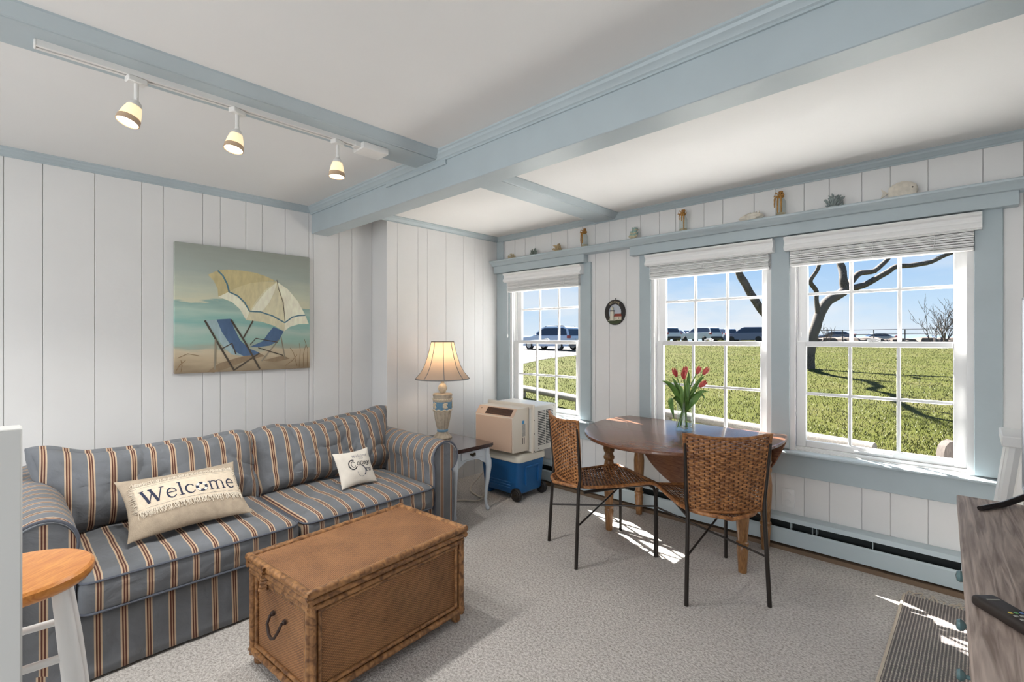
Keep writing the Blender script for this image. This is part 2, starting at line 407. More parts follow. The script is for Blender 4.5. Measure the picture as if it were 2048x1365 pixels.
# blinds: valance, gathered slats, bottom rail, cords
for wi, (x0, x1) in enumerate([(-3.293, -2.385), (-1.793, -.915), (-.852, .026)]):
    b_ = thing('window_blind', ['white faux-wood blind raised at the leftmost window', 'white faux-wood blind raised at the window behind the tulips', 'white faux-wood blind raised at the rightmost window'][wi], 'blind', ((x0+x1)/2, 3.35, 1.74), 0, 'raised white window blinds')
    hw = (x1-x0)/2
    pr = [(.02, .185), (-.046, .185), (-.050, .178), (-.046, .170), (-.034, .162), (-.030, .148), (-.034, .136), (-.044, .126), (-.048, .116), (-.044, .106), (-.036, .104), (-.036, .100), (.02, .100)]
    M().prism(pr, -hw, hw, 'x').build('valance', 'white_blind', b_, angle=25)
    sm = None; hs = hw-.03
    for i in range(14):
        z = .022+i*.0062
        if sm is None:
            o = M().prism([(-.024, -.0016), (-.012, .0012), (.012, .0012), (.024, -.0016), (.024, .0026), (.012, .0052), (-.012, .0052), (-.024, .0026)], -hs, hs, 'x').build('slat', 'white_blind', b_, angle=60); sm = o.data
        else: o = link('slat', sm, b_)
        o.location = (rnd.uniform(-.002, .002), rnd.uniform(-.003, .003), z); o.rotation_euler = (rnd.uniform(-.05, .05), 0, 0)
    M().box(-hs, hs, -.026, .026, .002, .018, .004).build('bottom_rail', 'white_blind', b_)
    for sx in (-.55, 0, .55):
        m = M(); x = sx*hs*1.15
        m.tube([(x, -.027, .105), (x+.004, -.030, .06), (x-.003, -.030, .02), (x, -.028, .002)], .0014, 5)
        m.tube([(x-.012, -.028, .07), (x+.014, -.033, .055), (x+.006, -.031, .03), (x-.012, -.03, .045)], .0014, 5, closed=True)
        m.build('ladder_cord', 'white_blind', b_)
    m = M(); x = -hs+.02+.02*wi
    m.tube([(x, -.03, .11), (x+.002, -.032, -.2), (x, -.032, -.40)], .0013, 5); m.lathe([(.003, 0), (.006, -.012), (.005, -.03), (.001, -.034)], 8, (x, -.032, -.40))
    m.build('lift_cord', 'white_blind', b_)

# ================================================================== STROKE LETTERING (flat print)
def arc(cx, cy, rx, ry, a0, a1, n=14):
    return [(cx+rx*math.cos(math.radians(a0+(a1-a0)*i/n)), cy+ry*math.sin(math.radians(a0+(a1-a0)*i/n))) for i in range(n+1)]
T, H_ = .112, .044       # thick and thin strokes
GL = {   # glyph: (advance, [(width, points)...])
 'W': (.93, [(T, [(.04, .70), (.26, .0)]), (H_, [(.26, 0), (.46, .62)]), (T, [(.38, .70), (.61, 0)]), (H_, [(.61, 0), (.83, .70)]), (H_, [(-.05, .70), (.15, .70)]), (H_, [(.30, .70), (.48, .70)]), (H_, [(.74, .70), (.93, .70)])]),
 'E': (.56, [(T, [(.1, 0), (.1, .7)]), (H_, [(.02, 0), (.5, 0)]), (H_, [(.02, .7), (.48, .7)]), (H_, [(.1, .36), (.38, .36)])]),
 'L': (.54, [(T, [(.1, 0), (.1, .7)]), (H_, [(.02, 0), (.5, 0)])]),
 'C': (.64, [(.06, arc(.36, .35, .32, .36, 50, 310))]),
 'O': (.72, [(.06, arc(.36, .35, .32, .36, 0, 360))]),
 'M': (.86, [(H_, [(.08, 0), (.08, .7)]), (T, [(.08, .7), (.42, .05)]), (H_, [(.42, .05), (.76, .7)]), (T, [(.76, .7), (.76, 0)])]),
 'D': (.70, [(T, [(.10, 0), (.10, .7)]), (.07, [(.10, .70)]+arc(.24, .35, .38, .35, 90, -90)+[(.10, 0)])]),
 'e': (.47, [(H_, [(.06, .27), (.41, .27)]), (.045, arc(.235, .24, .175, .25, 8, 90, 8)), (.07, arc(.235, .24, .175, .25, 90, 270, 14)), (.045, arc(.235, .24, .175, .25, 270, 325, 5))]),
 'l': (.25, [(.075, [(.12, 0), (.12, .75)]), (H_, [(.02, 0), (.22, 0)]), (H_, [(.03, .735), (.13, .75)])]),
 'c': (.45, [(.045, arc(.24, .245, .18, .25, 40, 90, 6)), (.07, arc(.24, .245, .18, .25, 90, 270, 14)), (.045, arc(.24, .245, .18, .25, 270, 325, 5)), (.07, [(.36, .40), (.37, .37)])]),
 'o': (.52, [(.06, arc(.25, .245, .2, .25, 0, 360, 22))]),
 'm': (.83, [(.072, [(.12, 0), (.12, .48)]), (.05, arc(.26, .32, .14, .17, 170, 0, 10)), (.072, [(.40, .34), (.40, 0)]), (.05, arc(.54, .32, .14, .17, 170, 0, 10)), (.072, [(.68, .34), (.68, 0)]), (H_, [(.03, 0), (.21, 0)]), (H_, [(.32, 0), (.48, 0)]), (H_, [(.60, 0), (.77, 0)]), (H_, [(.04, .48), (.14, .48)])]),
 'n': (.54, [(.072, [(.12, 0), (.12, .48)]), (.05, arc(.26, .32, .14, .17, 170, 0, 10)), (.072, [(.40, .34), (.40, 0)]), (H_, [(.04, .48), (.14, .48)])]),
 't': (.32, [(.07, [(.15, .66), (.15, .06), (.22, .0), (.29, .04)]), (H_, [(.03, .47), (.28, .47)])]),
 'a': (.48, [(.06, arc(.21, .23, .16, .23, 20, 340, 16)), (.07, [(.38, .47), (.38, .05), (.44, .0)])]),
 'g': (.48, [(.06, arc(.21, .25, .16, .22, 0, 360, 16)), (.07, [(.38, .47), (.38, -.1), (.3, -.21), (.14, -.2), (.08, -.13)])]),
 'u': (.52, [(.06, [(.1, .47), (.1, .14), (.18, .01), (.3, .02), (.38, .12)]), (.07, [(.38, .47), (.38, 0)])]),
 'r': (.36, [(.07, [(.1, .48), (.1, 0)]), (.05, [(.1, .3), (.18, .43), (.28, .46), (.32, .42)])]),
 ' ': (.28, []),
}
def text_width(s): return sum(GL[c][0] for c in s)
def stroke(m, pts, w, fn):
    """ribbon along pts of width w, each point pushed through fn(x, y) onto a surface"""
    P = []
    for a, b in zip(pts, pts[1:]):
        d = math.hypot(b[0]-a[0], b[1]-a[1]); k = max(1, int(d/.12))
        P += [(a[0]+(b[0]-a[0])*i/k, a[1]+(b[1]-a[1])*i/k) for i in range(k)]
    P.append(pts[-1]); Lf = []; Rt = []
    for i, p in enumerate(P):
        a = P[max(0, i-1)]; b = P[min(len(P)-1, i+1)]; dx, dy = b[0]-a[0], b[1]-a[1]; q = math.hypot(dx, dy) or 1
        nx, ny = -dy/q*w/2, dx/q*w/2
        Lf.append(m.bm.verts.new(fn(p[0]+nx, p[1]+ny))); Rt.append(m.bm.verts.new(fn(p[0]-nx, p[1]-ny)))
    for i in range(len(P)-1): m.bm.faces.new((Lf[i], Rt[i], Rt[i+1], Lf[i+1]))
def letters(s, fn, skip='', bold=1.0):
    """text from x=0 on the baseline, em units -> fn"""
    m = M(); x = 0
    for c in s:
        adv, st = GL[c]
        if c not in skip:
            for w, pts in st: stroke(m, [(x+a, b) for a, b in pts], w*bold, fn)
        x += adv
    return m
ART_POLY = [
  ('umbrella_panel', 'art_tan', [(-0.245, 0.224), (-0.185, 0.26), (-0.124, 0.27), (-0.04, 0.272), (0.047, 0.265), (0.123, 0.244), (0.188, 0.216), (0.085, 0.206), (-0.011, 0.18), (-0.082, 0.147), (-0.124, 0.119), (-0.185, 0.083), (-0.188, 0.135), (-0.211, 0.186)]),
  ('umbrella_panel', 'art_tan2', [(-0.124, 0.119), (-0.068, 0.156), (0.011, 0.19), (0.085, 0.206), (0.188, 0.214), (0.107, 0.149), (0.047, 0.065), (0.007, -0.008), (-0.015, -0.068), (-0.04, -0.002), (-0.096, 0.049), (-0.185, 0.083)]),
  ('umbrella_panel', 'art_cream2', [(0.188, 0.214), (0.24, 0.067), (0.246, -0.082), (0.24, -0.143), (0.169, -0.104), (0.085, -0.077), (-0.015, -0.068), (0.007, -0.008), (0.047, 0.065), (0.107, 0.149)]),
  ('umbrella_panel', 'art_cream', [(0.188, 0.214), (0.264, 0.168), (0.339, 0.081), (0.393, -0.018), (0.419, -0.086), (0.347, -0.088), (0.28, -0.11), (0.24, -0.143), (0.246, -0.082), (0.24, 0.067)]),
  ('umbrella_highlight', 'art_cream', [(-0.124, 0.119), (-0.096, 0.109), (-0.054, 0.075), (-0.022, 0.034), (0.007, -0.008), (-0.015, -0.068), (-0.054, 0.006), (-0.103, 0.053), (-0.185, 0.083)]),
  ('umbrella_highlight', 'art_cream', [(0.188, 0.21), (0.115, 0.141), (0.055, 0.057), (0.018, -0.004), (0.093, -0.0), (0.138, 0.062), (0.173, 0.145)]),
  ('painted_shadow', 'art_shadow', [(-0.25, -0.415), (-0.178, -0.36), (-0.068, -0.326), (0.071, -0.298), (0.107, -0.318), (-0.024, -0.354), (-0.124, -0.393), (-0.211, -0.421)]),
  ('painted_shadow', 'art_shadow', [(0.093, -0.35), (0.232, -0.318), (0.28, -0.344), (0.169, -0.365)]),
  ('chair_sling', 'art_lightblue', [(-0.26, -0.078), (-0.195, -0.069), (-0.164, -0.151), (-0.124, -0.22), (-0.082, -0.286), (-0.032, -0.315), (-0.103, -0.304), (-0.151, -0.258), (-0.198, -0.175)]),
  ('chair_sling', 'art_blue', [(-0.195, -0.069), (-0.113, -0.062), (-0.089, -0.127), (-0.054, -0.205), (0.003, -0.264), (0.071, -0.294), (0.04, -0.312), (-0.032, -0.315), (-0.082, -0.286), (-0.124, -0.22), (-0.164, -0.151)]),
  ('chair_sling', 'art_blue', [(0.165, -0.112), (0.236, -0.143), (0.2, -0.214), (0.138, -0.246), (0.062, -0.256), (0.011, -0.252), (0.093, -0.214), (0.13, -0.157)]),
]
ART_LINE = [
  ('painted_stripe', 'art_stripe', 0.01, [(-0.188, 0.257), (-0.158, 0.226), (-0.134, 0.177), (-0.12, 0.121)]),
  ('painted_stripe', 'art_stripe', 0.009, [(-0.124, 0.121), (-0.068, 0.097), (-0.024, 0.053), (0.007, -0.006)]),
  ('painted_stripe', 'art_stripe', 0.009, [(0.007, -0.006), (0.077, -0.008), (0.161, -0.034), (0.244, -0.08)]),
  ('painted_stripe', 'art_stripe', 0.009, [(0.244, -0.08), (0.297, -0.038), (0.347, -0.024), (0.393, -0.02)]),
  ('umbrella_pole', 'art_frame', 0.01, [(0.029, -0.071), (-0.032, -0.19)]),
  ('umbrella_pole', 'art_frame', 0.004, [(0.188, 0.228), (0.2, 0.164), (0.232, 0.067), (0.246, -0.077)]),
  ('chair_frame', 'art_frame', 0.012, [(-0.263, -0.077), (-0.178, -0.243), (-0.089, -0.413)]),
  ('chair_frame', 'art_frame', 0.012, [(-0.11, -0.067), (-0.024, -0.217), (0.073, -0.409)]),
  ('chair_frame', 'art_framelight', 0.011, [(-0.201, -0.201), (-0.205, -0.401)]),
  ('chair_frame', 'art_frame', 0.009, [(-0.171, -0.268), (-0.103, -0.228), (-0.079, -0.302)]),
  ('chair_frame', 'art_frame', 0.01, [(-0.089, -0.409), (0.071, -0.298)]),
  ('chair_frame', 'art_framelight', 0.008, [(0.216, -0.181), (0.246, -0.343)]),
  ('chair_frame', 'art_framelight', 0.009, [(0.2, -0.206), (0.085, -0.354)]),
  ('chair_frame', 'art_frame', 0.006, [(0.011, -0.237), (0.047, -0.194), (0.192, -0.222)]),
  ('chair_frame', 'art_frame', 0.007, [(0.062, -0.26), (0.232, -0.318)]),
  ('sand_grass', 'art_grass', 0.003, [(0.331, -0.399), (0.305, -0.298), (0.28, -0.264)]),
  ('sand_grass', 'art_grass', 0.003, [(0.347, -0.405), (0.355, -0.282), (0.347, -0.232)]),
  ('sand_grass', 'art_grass', 0.003, [(0.38, -0.407), (0.376, -0.317), (0.397, -0.241)]),
  ('sand_grass', 'art_grass', 0.003, [(0.406, -0.407), (0.41, -0.274), (0.384, -0.198)]),
  ('sand_grass', 'art_grass', 0.003, [(0.248, -0.393), (0.297, -0.357), (0.331, -0.316)]),
  ('sand_grass', 'art_grass', 0.003, [(-0.419, -0.397), (-0.401, -0.363), (-0.37, -0.335)]),
  ('sand_grass', 'art_grass', 0.003, [(-0.395, -0.409), (-0.389, -0.369), (-0.395, -0.334)]),
  ('sand_grass', 'art_grass', 0.003, [(-0.413, -0.319), (-0.358, -0.292), (-0.295, -0.308)]),
]

# ================================================================== ON THE WALLS
# baseboard heater
h = thing('baseboard_heater', 'long pale blue baseboard heater under the windows', 'heater', (-1.4, 3.34, 0))
hx0, hx1 = -1.90, 1.93
M().box(hx0, hx1, .025, .038, .03, .20).build('back_plate', 'dark_gap', h)
M().prism([(.038, .205), (-.012, .205), (-.030, .198), (-.034, .172), (-.028, .172), (-.024, .190), (-.010, .196), (.038, .196)], hx0, hx1, 'x').build('top_cover', 'heater_blue', h, angle=25)
M().prism([(-.040, .036), (-.042, .120), (-.036, .130), (-.030, .130), (-.034, .118), (-.034, .040), (-.024, .036)], hx0, hx1, 'x').build('front_panel', 'heater_blue', h, angle=25)
m = M(); m.tube([(hx0+.02, 0, .075), (hx1-.02, 0, .075)], .011, 8)
for i in range(150): x = hx0+.05+i*.025; m.box(x, x+.001, -.02, .022, .045, .11)
m.build('heating_fins', 'dark_gap', h, smooth=False)['kind'] = 'stuff'
for x in (-1.55, -.86, -.12, .43, .585, .70, .72, .99, 1.35):
    M().box(x, x+.003, -.030, .02, .126, .176).build('bracket', 'heater_blue', h)
for x in (hx0-.012, hx1): M().box(x, x+.012, -.042, .038, .03, .206, .003).build('end_cap', 'heater_blue', h)
struct(sbox('baseboard_back', WF, XR, 3.286, WY, 0, .024, 'brown_strip'), 'narrow brown floor strip under the heater')
# outlet
o = thing('wall_outlet', 'white double outlet plate on the boards below the window', 'outlet', (-.845, WY, .30))
M().box(-.036, .036, -.007, 0, -.058, .058, .003, 2).build('cover_plate', 'white_gloss', o)
for z in (-.024, .024):
    r_ = M().lathe([(0, .0), (.0165, .0), (.0175, -.002), (.0175, -.004)], 20, (0, 0, 0), xf=Matrix.Translation((0, -.0095, z)) @ Matrix.Rotation(-PI/2, 4, 'X') @ Matrix.Diagonal((1, .82, 1, 1))).build('receptacle', 'white_plank', o)
    m = M(); m.box(-.009, -.0055, -.0105, -.009, z-.003, z+.009); m.box(.0055, .009, -.0105, -.009, z-.002, z+.008); m.lathe([(.0036, -.001), (.0036, .001)], 10, xf=Matrix.Translation((0, -.0098, z-.008)) @ Matrix.Rotation(PI/2, 4, 'X')); m.build('slots', 'dark_gap', r_)
M().lathe([(.003, 0), (.003, .0015)], 10, xf=Matrix.Translation((0, -.0065, 0)) @ Matrix.Rotation(PI/2, 4, 'X')).build('screw', 'white_vinyl', o)

# canvas painting
def art_base():
    m = bpy.data.materials.new('beach_canvas'); m.use_nodes = True; n = m.node_tree.nodes; l = m.node_tree.links; b = n['Principled BSDF']; b.inputs['Roughness'].default_value = .75
    t = n.new('ShaderNodeTexCoord'); k = n.new('ShaderNodeMapping'); k.inputs['Scale'].default_value = (1, 1.6, 9); l.new(t.outputs['Object'], k.inputs[0])
    x = n.new('ShaderNodeTexNoise'); x.inputs['Scale'].default_value = 2.2; x.inputs['Detail'].default_value = 4; l.new(k.outputs[0], x.inputs['Vector'])
    s = n.new('ShaderNodeSeparateXYZ'); l.new(t.outputs['Object'], s.inputs[0])
    a = n.new('ShaderNodeMath'); a.operation = 'MULTIPLY_ADD'; a.inputs[1].default_value = .14; l.new(x.outputs['Fac'], a.inputs[0]); l.new(s.outputs['Z'], a.inputs[2])
    q = n.new('ShaderNodeMapRange'); q.inputs['From Min'].default_value = -.35; q.inputs['From Max'].default_value = .49; l.new(a.outputs[0], q.inputs[0])
    r = n.new('ShaderNodeValToRGB'); l.new(q.outputs[0], r.inputs[0]); E_ = r.color_ramp.elements
    E_[0].position = 0; E_[0].color = RGB(150, 132, 108); E_[1].position = 1; E_[1].color = RGB(158, 162, 152)
    for p, c in ((.1, (184, 166, 138)), (.17, (196, 182, 156)), (.20, (160, 168, 152)), (.25, (150, 182, 170)), (.33, (172, 190, 178)), (.40, (134, 176, 168)), (.48, (170, 192, 178)), (.555, (140, 168, 160)), (.565, (200, 198, 172)), (.64, (186, 190, 172)), (.8, (160, 168, 160))):
        w = E_.new(p); w.color = RGB(*[int(q_*1.08) for q_ in c])
    l.new(r.outputs[0], b.inputs['Base Color']); MT['beach_canvas'] = m
art_base()
for nm, c in (('art_tan', (196, 182, 136)), ('art_tan2', (206, 194, 152)), ('art_cream2', (216, 208, 176)), ('art_cream', (236, 230, 206)), ('art_shadow', (142, 122, 98)), ('art_blue', (82, 106, 138)), ('art_lightblue', (160, 182, 184)), ('art_stripe', (90, 126, 138)), ('art_frame', (82, 72, 62)), ('art_framelight', (146, 136, 118)), ('art_grass', (132, 104, 72))):
    mk(nm, RGB(*[min(250, int(q_*1.06)) for q_ in c]), .75, var=.10, vscale=14, stretch=(1, 3, 1))
a = thing('canvas_painting', 'canvas painting of a cream beach umbrella over two blue deck chairs', 'painting', (WA, 1.1485, 1.4935))
M().box(.002, .035, -.4275, .4275, -.4185, .4185, .004, 2).build('canvas', 'beach_canvas', a)
lay = 0
for nm, mm_, p in ART_POLY:
    lay += 1; xo = .0353+lay*.00012
    m = M(); m.face([(xo, y, z) for y, z in p]); m.build(nm, mm_, a, smooth=False, norm=False)
for nm, mm_, w, p in ART_LINE:
    lay += 1; xo = .0353+lay*.00012
    m = M(); stroke(m, p, w, lambda x, y: (xo, x, y)); m.build(nm, mm_, a, smooth=False, norm=False)

# oval welcome plaque
mk('plaque_dark', RGB(38, 32, 30), .5); mk('plaque_sky', RGB(190, 196, 205), .6); mk('plaque_cream', RGB(215, 208, 190), .6); mk('plaque_green', RGB(62, 72, 44), .7); mk('plaque_red', RGB(140, 62, 44), .6); mk('gold_letter', RGB(188, 172, 138), .5)
q = thing('welcome_plaque', 'small oval black welcome plaque with a lighthouse between the windows', 'plaque', (-2.087, WY, 1.508))
XZ = Matrix.Translation((0, 0, 0)) @ Matrix.Rotation(PI/2, 4, 'X')
def oval(rx, rz, n=32, cx=0, cz=0): return [(cx+rx*math.cos(2*PI*i/n), cz+rz*math.sin(2*PI*i/n)) for i in range(n)]
def oring(m, a, b, y0, y1, n=36):
    A, B = oval(*a, n), oval(*b, n)
    pr = [(A, y1), (A, y0), (B, y0), (B, y1)]
    m.grid(lambda i, j: (pr[j][0][i][0], pr[j][1], pr[j][0][i][1]), n, 4, cu=True, cv=True)
m = M(); oring(m, (.092, .102), (.060, .066), -.016, -.001); m.build('oval_frame', 'plaque_dark', q)
M().prism(oval(.062, .068), -.006, -.001, 'y').build('sky_panel', 'plaque_sky', q)
M().prism([(-.062, -.060), (.062, -.060), (.056, -.078), (.03, -.094), (-.03, -.094), (-.056, -.078)], -.019, -.006, 'y').build('lawn', 'plaque_green', q)
M().lathe([(.021, 0), (.016, .07), (.020, .072), (.020, .078), (.011, .078), (.011, .098), (.013, .10), (0, .112)], 14, (-.024, -.013, -.062)).build('lighthouse', 'plaque_cream', q)
M().lathe([(.0212, .071), (.0212, .078)], 14, (-.024, -.013, -.062)).build('gallery', 'plaque_dark', q)
M().box(-.002, .062, -.018, -.006, -.062, -.034).build('cottage', 'plaque_cream', q)
M().prism([(-.006, -.034), (.066, -.034), (.058, -.012), (.004, -.012)], -.020, -.006, 'y').build('cottage_roof', 'plaque_red', q)
m = M()
for x in (.012, .034, .048): m.box(x, x+.008, -.0185, -.018, -.053, -.043)
m.build('cottage_windows', 'plaque_dark', q)
M().box(-.06, .01, -.021, -.016, -.066, -.060).build('fence', 'plaque_cream', q)
sc = .021; tw = text_width('WELCOME')
def arch(x, y):
    ang = PI/2-(x-tw/2)*sc*1.08/.080; rr = 1+(y-.35)*sc/.080
    return (.075*rr*math.cos(ang), -.0166, .083*rr*math.sin(ang))
letters('WELCOME', arch, bold=1.2).build('lettering', 'gold_letter', q, smooth=False, norm=False)
m = M(); m.tube([(0, -.006, .10), (0, -.005, .108), (.003, -.003, .112), (0, -.002, .116)], .0025, 6); m.build('hanger', 'plaque_dark', q)

# track lighting
mk('lamp_glow', RGB(255, 236, 200), .5, emit=(1, .72, .42, 1), estr=.75)
mk('bulb_glow', RGB(255, 240, 215), .5, emit=(1, .86, .66, 1), estr=6)
mk('lamp_band', RGB(196, 168, 140), .45)
tr = thing('track_rail', 'white lighting track on the flat blue ceiling beam', 'track', (-2.185, .06, 2.26))
m = M()
for a0, a1 in ((-.018, -.005), (.005, .018)): m.box(a0, a1, 0, 1.12, -.02, 0)
m.box(-.0165, .0165, .001, 1.119, -.006, -.0005); m.build('channel', 'track_white', tr)
M().box(-.005, .005, 0.004, 1.12, -.012, -.0065).build('slot', 'brown_strip', tr)
M().box(-.019, .019, -.006, .001, -.021, 0, .002).build('end_cap', 'track_white', tr)
M().box(-.06, .045, 1.13, 1.27, -.034, 0, .006, 2).build('power_feed', 'track_white', tr)
M().box(-.02, .02, 1.10, 1.14, -.026, 0, .003).build('connector', 'track_white', tr)
for i, (y, tilt, az) in enumerate(((.318, .32, .2), (.648, .22, .5), (1.08, .06, .4))):
    hd = thing('track_light', ['lit track spotlight nearest the half wall', 'lit middle track spotlight', 'lit track spotlight nearest the heavy beam'][i], 'spotlight', (-2.185, y, 2.24), az, 'lit track spotlights')
    M().box(-.017, .017, -.03, .03, -.022, .0, .003).build('adapter', 'track_white', hd)
    M().tube([(0, 0, -.02), (0, 0, -.085)], .0075, 10).build('stem', 'track_white', hd)
    m = M(); m.box(-.010, .010, -.004, .004, -.10, -.072, .002); m.build('knuckle', 'track_white', hd)
    xf = Matrix.Translation((0, 0, -.088)) @ Matrix.Rotation(-tilt, 4, 'X')
    sh = M().lathe([(.010, .004), (.018, -.004), (.022, -.016), (.024, -.022)], 20, xf=xf).build('cap', 'track_white', hd)
    M().lathe([(.0235, -.020), (.029, -.04), (.033, -.062), (.034, -.068)], 24, xf=xf, cap=False).build('shade', 'lamp_glow', hd)
    M().lathe([(.0335, -.066), (.0355, -.068), (.0365, -.086), (.034, -.087)], 24, xf=xf, cap=False).build('shade_band', 'lamp_band', hd)
    M().lathe([(0, -.076), (.018, -.077), (.033, -.082), (.033, -.084), (0, -.082)], 20, xf=xf).build('bulb', 'bulb_glow', hd)
    p = Vector((-2.185, y, 2.24)) + Matrix.Rotation(az, 3, 'Z') @ (xf @ Vector((0, 0, -.10)))
    d_ = Matrix.Rotation(az, 3, 'Z') @ (Matrix.Rotation(-tilt, 3, 'X') @ Vector((0, 0, -1)))
    lamp('spot_lamp', 'SPOT', p, 30, (1, .985, .95), dir=d_, spot_size=2.5, spot_blend=.6, shadow_soft_size=.03)

# ---- things on the shelf
mk('coral_cream', RGB(206, 192, 160), .8, var=.2, vscale=60); mk('coral_sage', RGB(126, 136, 126), .8, var=.2, vscale=60)
mk('coral_tan', RGB(196, 172, 132), .8, var=.2, vscale=60); mk('coral_mint', RGB(150, 178, 170), .8, var=.25, vscale=60)
mk('coral_grey', RGB(142, 152, 150), .8, var=.25, vscale=60); mk('shell_white', RGB(214, 206, 192), .55, var=.12, vscale=40)
mk('raffia', RGB(176, 128, 62), .8, var=.25, vscale=80); mk('cork', RGB(160, 112, 62), .9, var=.2, vscale=90); mk('sand', RGB(196, 180, 150), .95)
SZ = SH
def coral(x, r_, hgt, mat_, label, n=26, seed=1, flat=.6):
    R = random.Random(seed); m = M()
    m.lathe([(r_*.75, 0), (r_*.7, r_*.12), (r_*.35, r_*.25), (0, r_*.3)], 12, wob=lambda a, z: 1+.12*math.sin(3*a+seed))
    for i in range(n):
        a = R.uniform(0, 2*PI); t = R.uniform(.15, 1); el = PI/2*(1-t*.85)
        d = Vector((math.cos(a)*math.cos(el), math.sin(a)*math.cos(el)*flat, math.sin(el)*hgt/r_))
        p0 = d*.1*r_; p1 = d*.6*r_+Vector((R.uniform(-1, 1), R.uniform(-1, 1), R.uniform(-.5, 1)))*r_*.10; p2 = d*r_*R.uniform(.85, 1.05)
        w = r_*.085
        m.tube([p0, p1, p2], [w*1.1, w, w*.8], 6)
        for s_ in (-1, 1):
            e1 = p1+(p2-p1)*.8+Vector((R.uniform(-1, 1), R.uniform(-1, 1)*flat, R.uniform(0, .8)))*r_*.25
            m.tube([p1, (p1+e1)/2+Vector((0, 0, .03*r_)), e1], [w*.8, w*.75, w*.55], 5)
    o = m.build('coral', mat_); o.location = (x, 3.325, SZ); tag(o, label, 'coral', 'shelf corals'); return o
coral(-3.20, .055, .055, 'coral_cream', 'pale cream coral at the corner end of the shelf', 22, 1)
coral(-2.916, .050, .070, 'coral_sage', 'small grey-green coral on the shelf above the leftmost window', 24, 2)
coral(-2.631, .060, .072, 'coral_tan', 'tan branching coral on the shelf next to a raffia-tied bottle', 20, 3)
coral(-.593, .062, .080, 'coral_grey', 'blue-grey coral on the shelf above the rightmost window', 24, 6)
# layered mint shell cluster
R = random.Random(4); cl = thing('shell_cluster', 'mint green layered shell cluster on the shelf between windows', 'shell', (-1.885, 3.325, SZ))
for i in range(9):
    m = M(); a = R.uniform(-.8, .8); zc = .012+.008*i; rr = .052-.004*i
    def f(u, v):
        t = -1.2+2.4*u/8; s_ = v/4; q_ = rr*(.35+.65*s_)
        return Vector((math.sin(t+a)*q_, -math.cos(t+a)*q_*.55, zc+.018*s_*s_+.004*math.cos(6*t)))
    m.grid(f, 9, 5); g = m.build('shell_fan', 'coral_mint' if i % 3 else 'coral_cream', cl)
    sd = g.modifiers.new('thick', 'SOLIDIFY'); sd.thickness = .004
# knobbly white shell lying down
m = M(); R = random.Random(9)
prof = [(0, -.085), (.010, -.07), (.018, -.045), (.026, -.02), (.030, .005), (.024, .03), (.016, .05), (.008, .066), (0, .075)]
m.lathe(prof, 18, xf=Matrix.Translation((0, 0, .027)) @ Matrix.Rotation(PI/2, 4, 'Y'), wob=lambda a, z: 1+.22*math.sin(5*a+z*60))
for i in range(14):
    a = R.uniform(-.3, PI+.3); x = R.uniform(-.05, .05); m.lathe([(.006, 0), (.004, .01), (0, .016)], 6, xf=Matrix.Translation((x, math.cos(a)*.022, .027+math.sin(a)*.022)) @ Matrix.Rotation(PI/2-a, 4, 'X'))
o = m.build('conch_shell', 'shell_white'); o.location = (-1.04, 3.325, SZ); tag(o, 'knobbly cream conch shell lying on the shelf left of a tall bottle', 'shell')
# fish-shaped white shell
fs = thing('fish_ornament', 'white ribbed fish-shaped shell on the shelf, farthest right', 'ornament', (-.286, 3.325, SZ))
m = M()
def f(u, v):
    t = u/16; a = 2*PI*v/14; x = -.055+.125*t; rr = .062*math.sin(PI*min(1, .12+.80*t))**.7 if t < 1 else .002
    return Vector((x, .35*rr*math.cos(a), .036+rr*.85*math.sin(a)*(1+.03*math.cos(t*60))))
m.grid(f, 17, 14, cv=True); m.build('body', 'shell_white', fs)
m = M().prism([(-.055, .036), (-.088, .066), (-.080, .040), (-.090, .012)], -.004, .004, 'y'); m.build('tail', 'shell_white', fs)
m = M().lathe([(.004, -.001), (.003, .002), (0, .003)], 8, xf=Matrix.Translation((.048, -.019, .046)) @ Matrix.Rotation(PI/2, 4, 'X')); m.build('eye', 'plaque_dark', fs)
o = M().lathe([(0, 0), (.018, .004), (.016, .012), (0, .016)], 10, wob=lambda a, z: 1+.2*math.cos(5*a)).build('starfish_chip', 'coral_cream'); o.location = (-.44, 3.33, SZ); tag(o, 'tiny cream shell fragment on the shelf near the fish shell', 'shell')
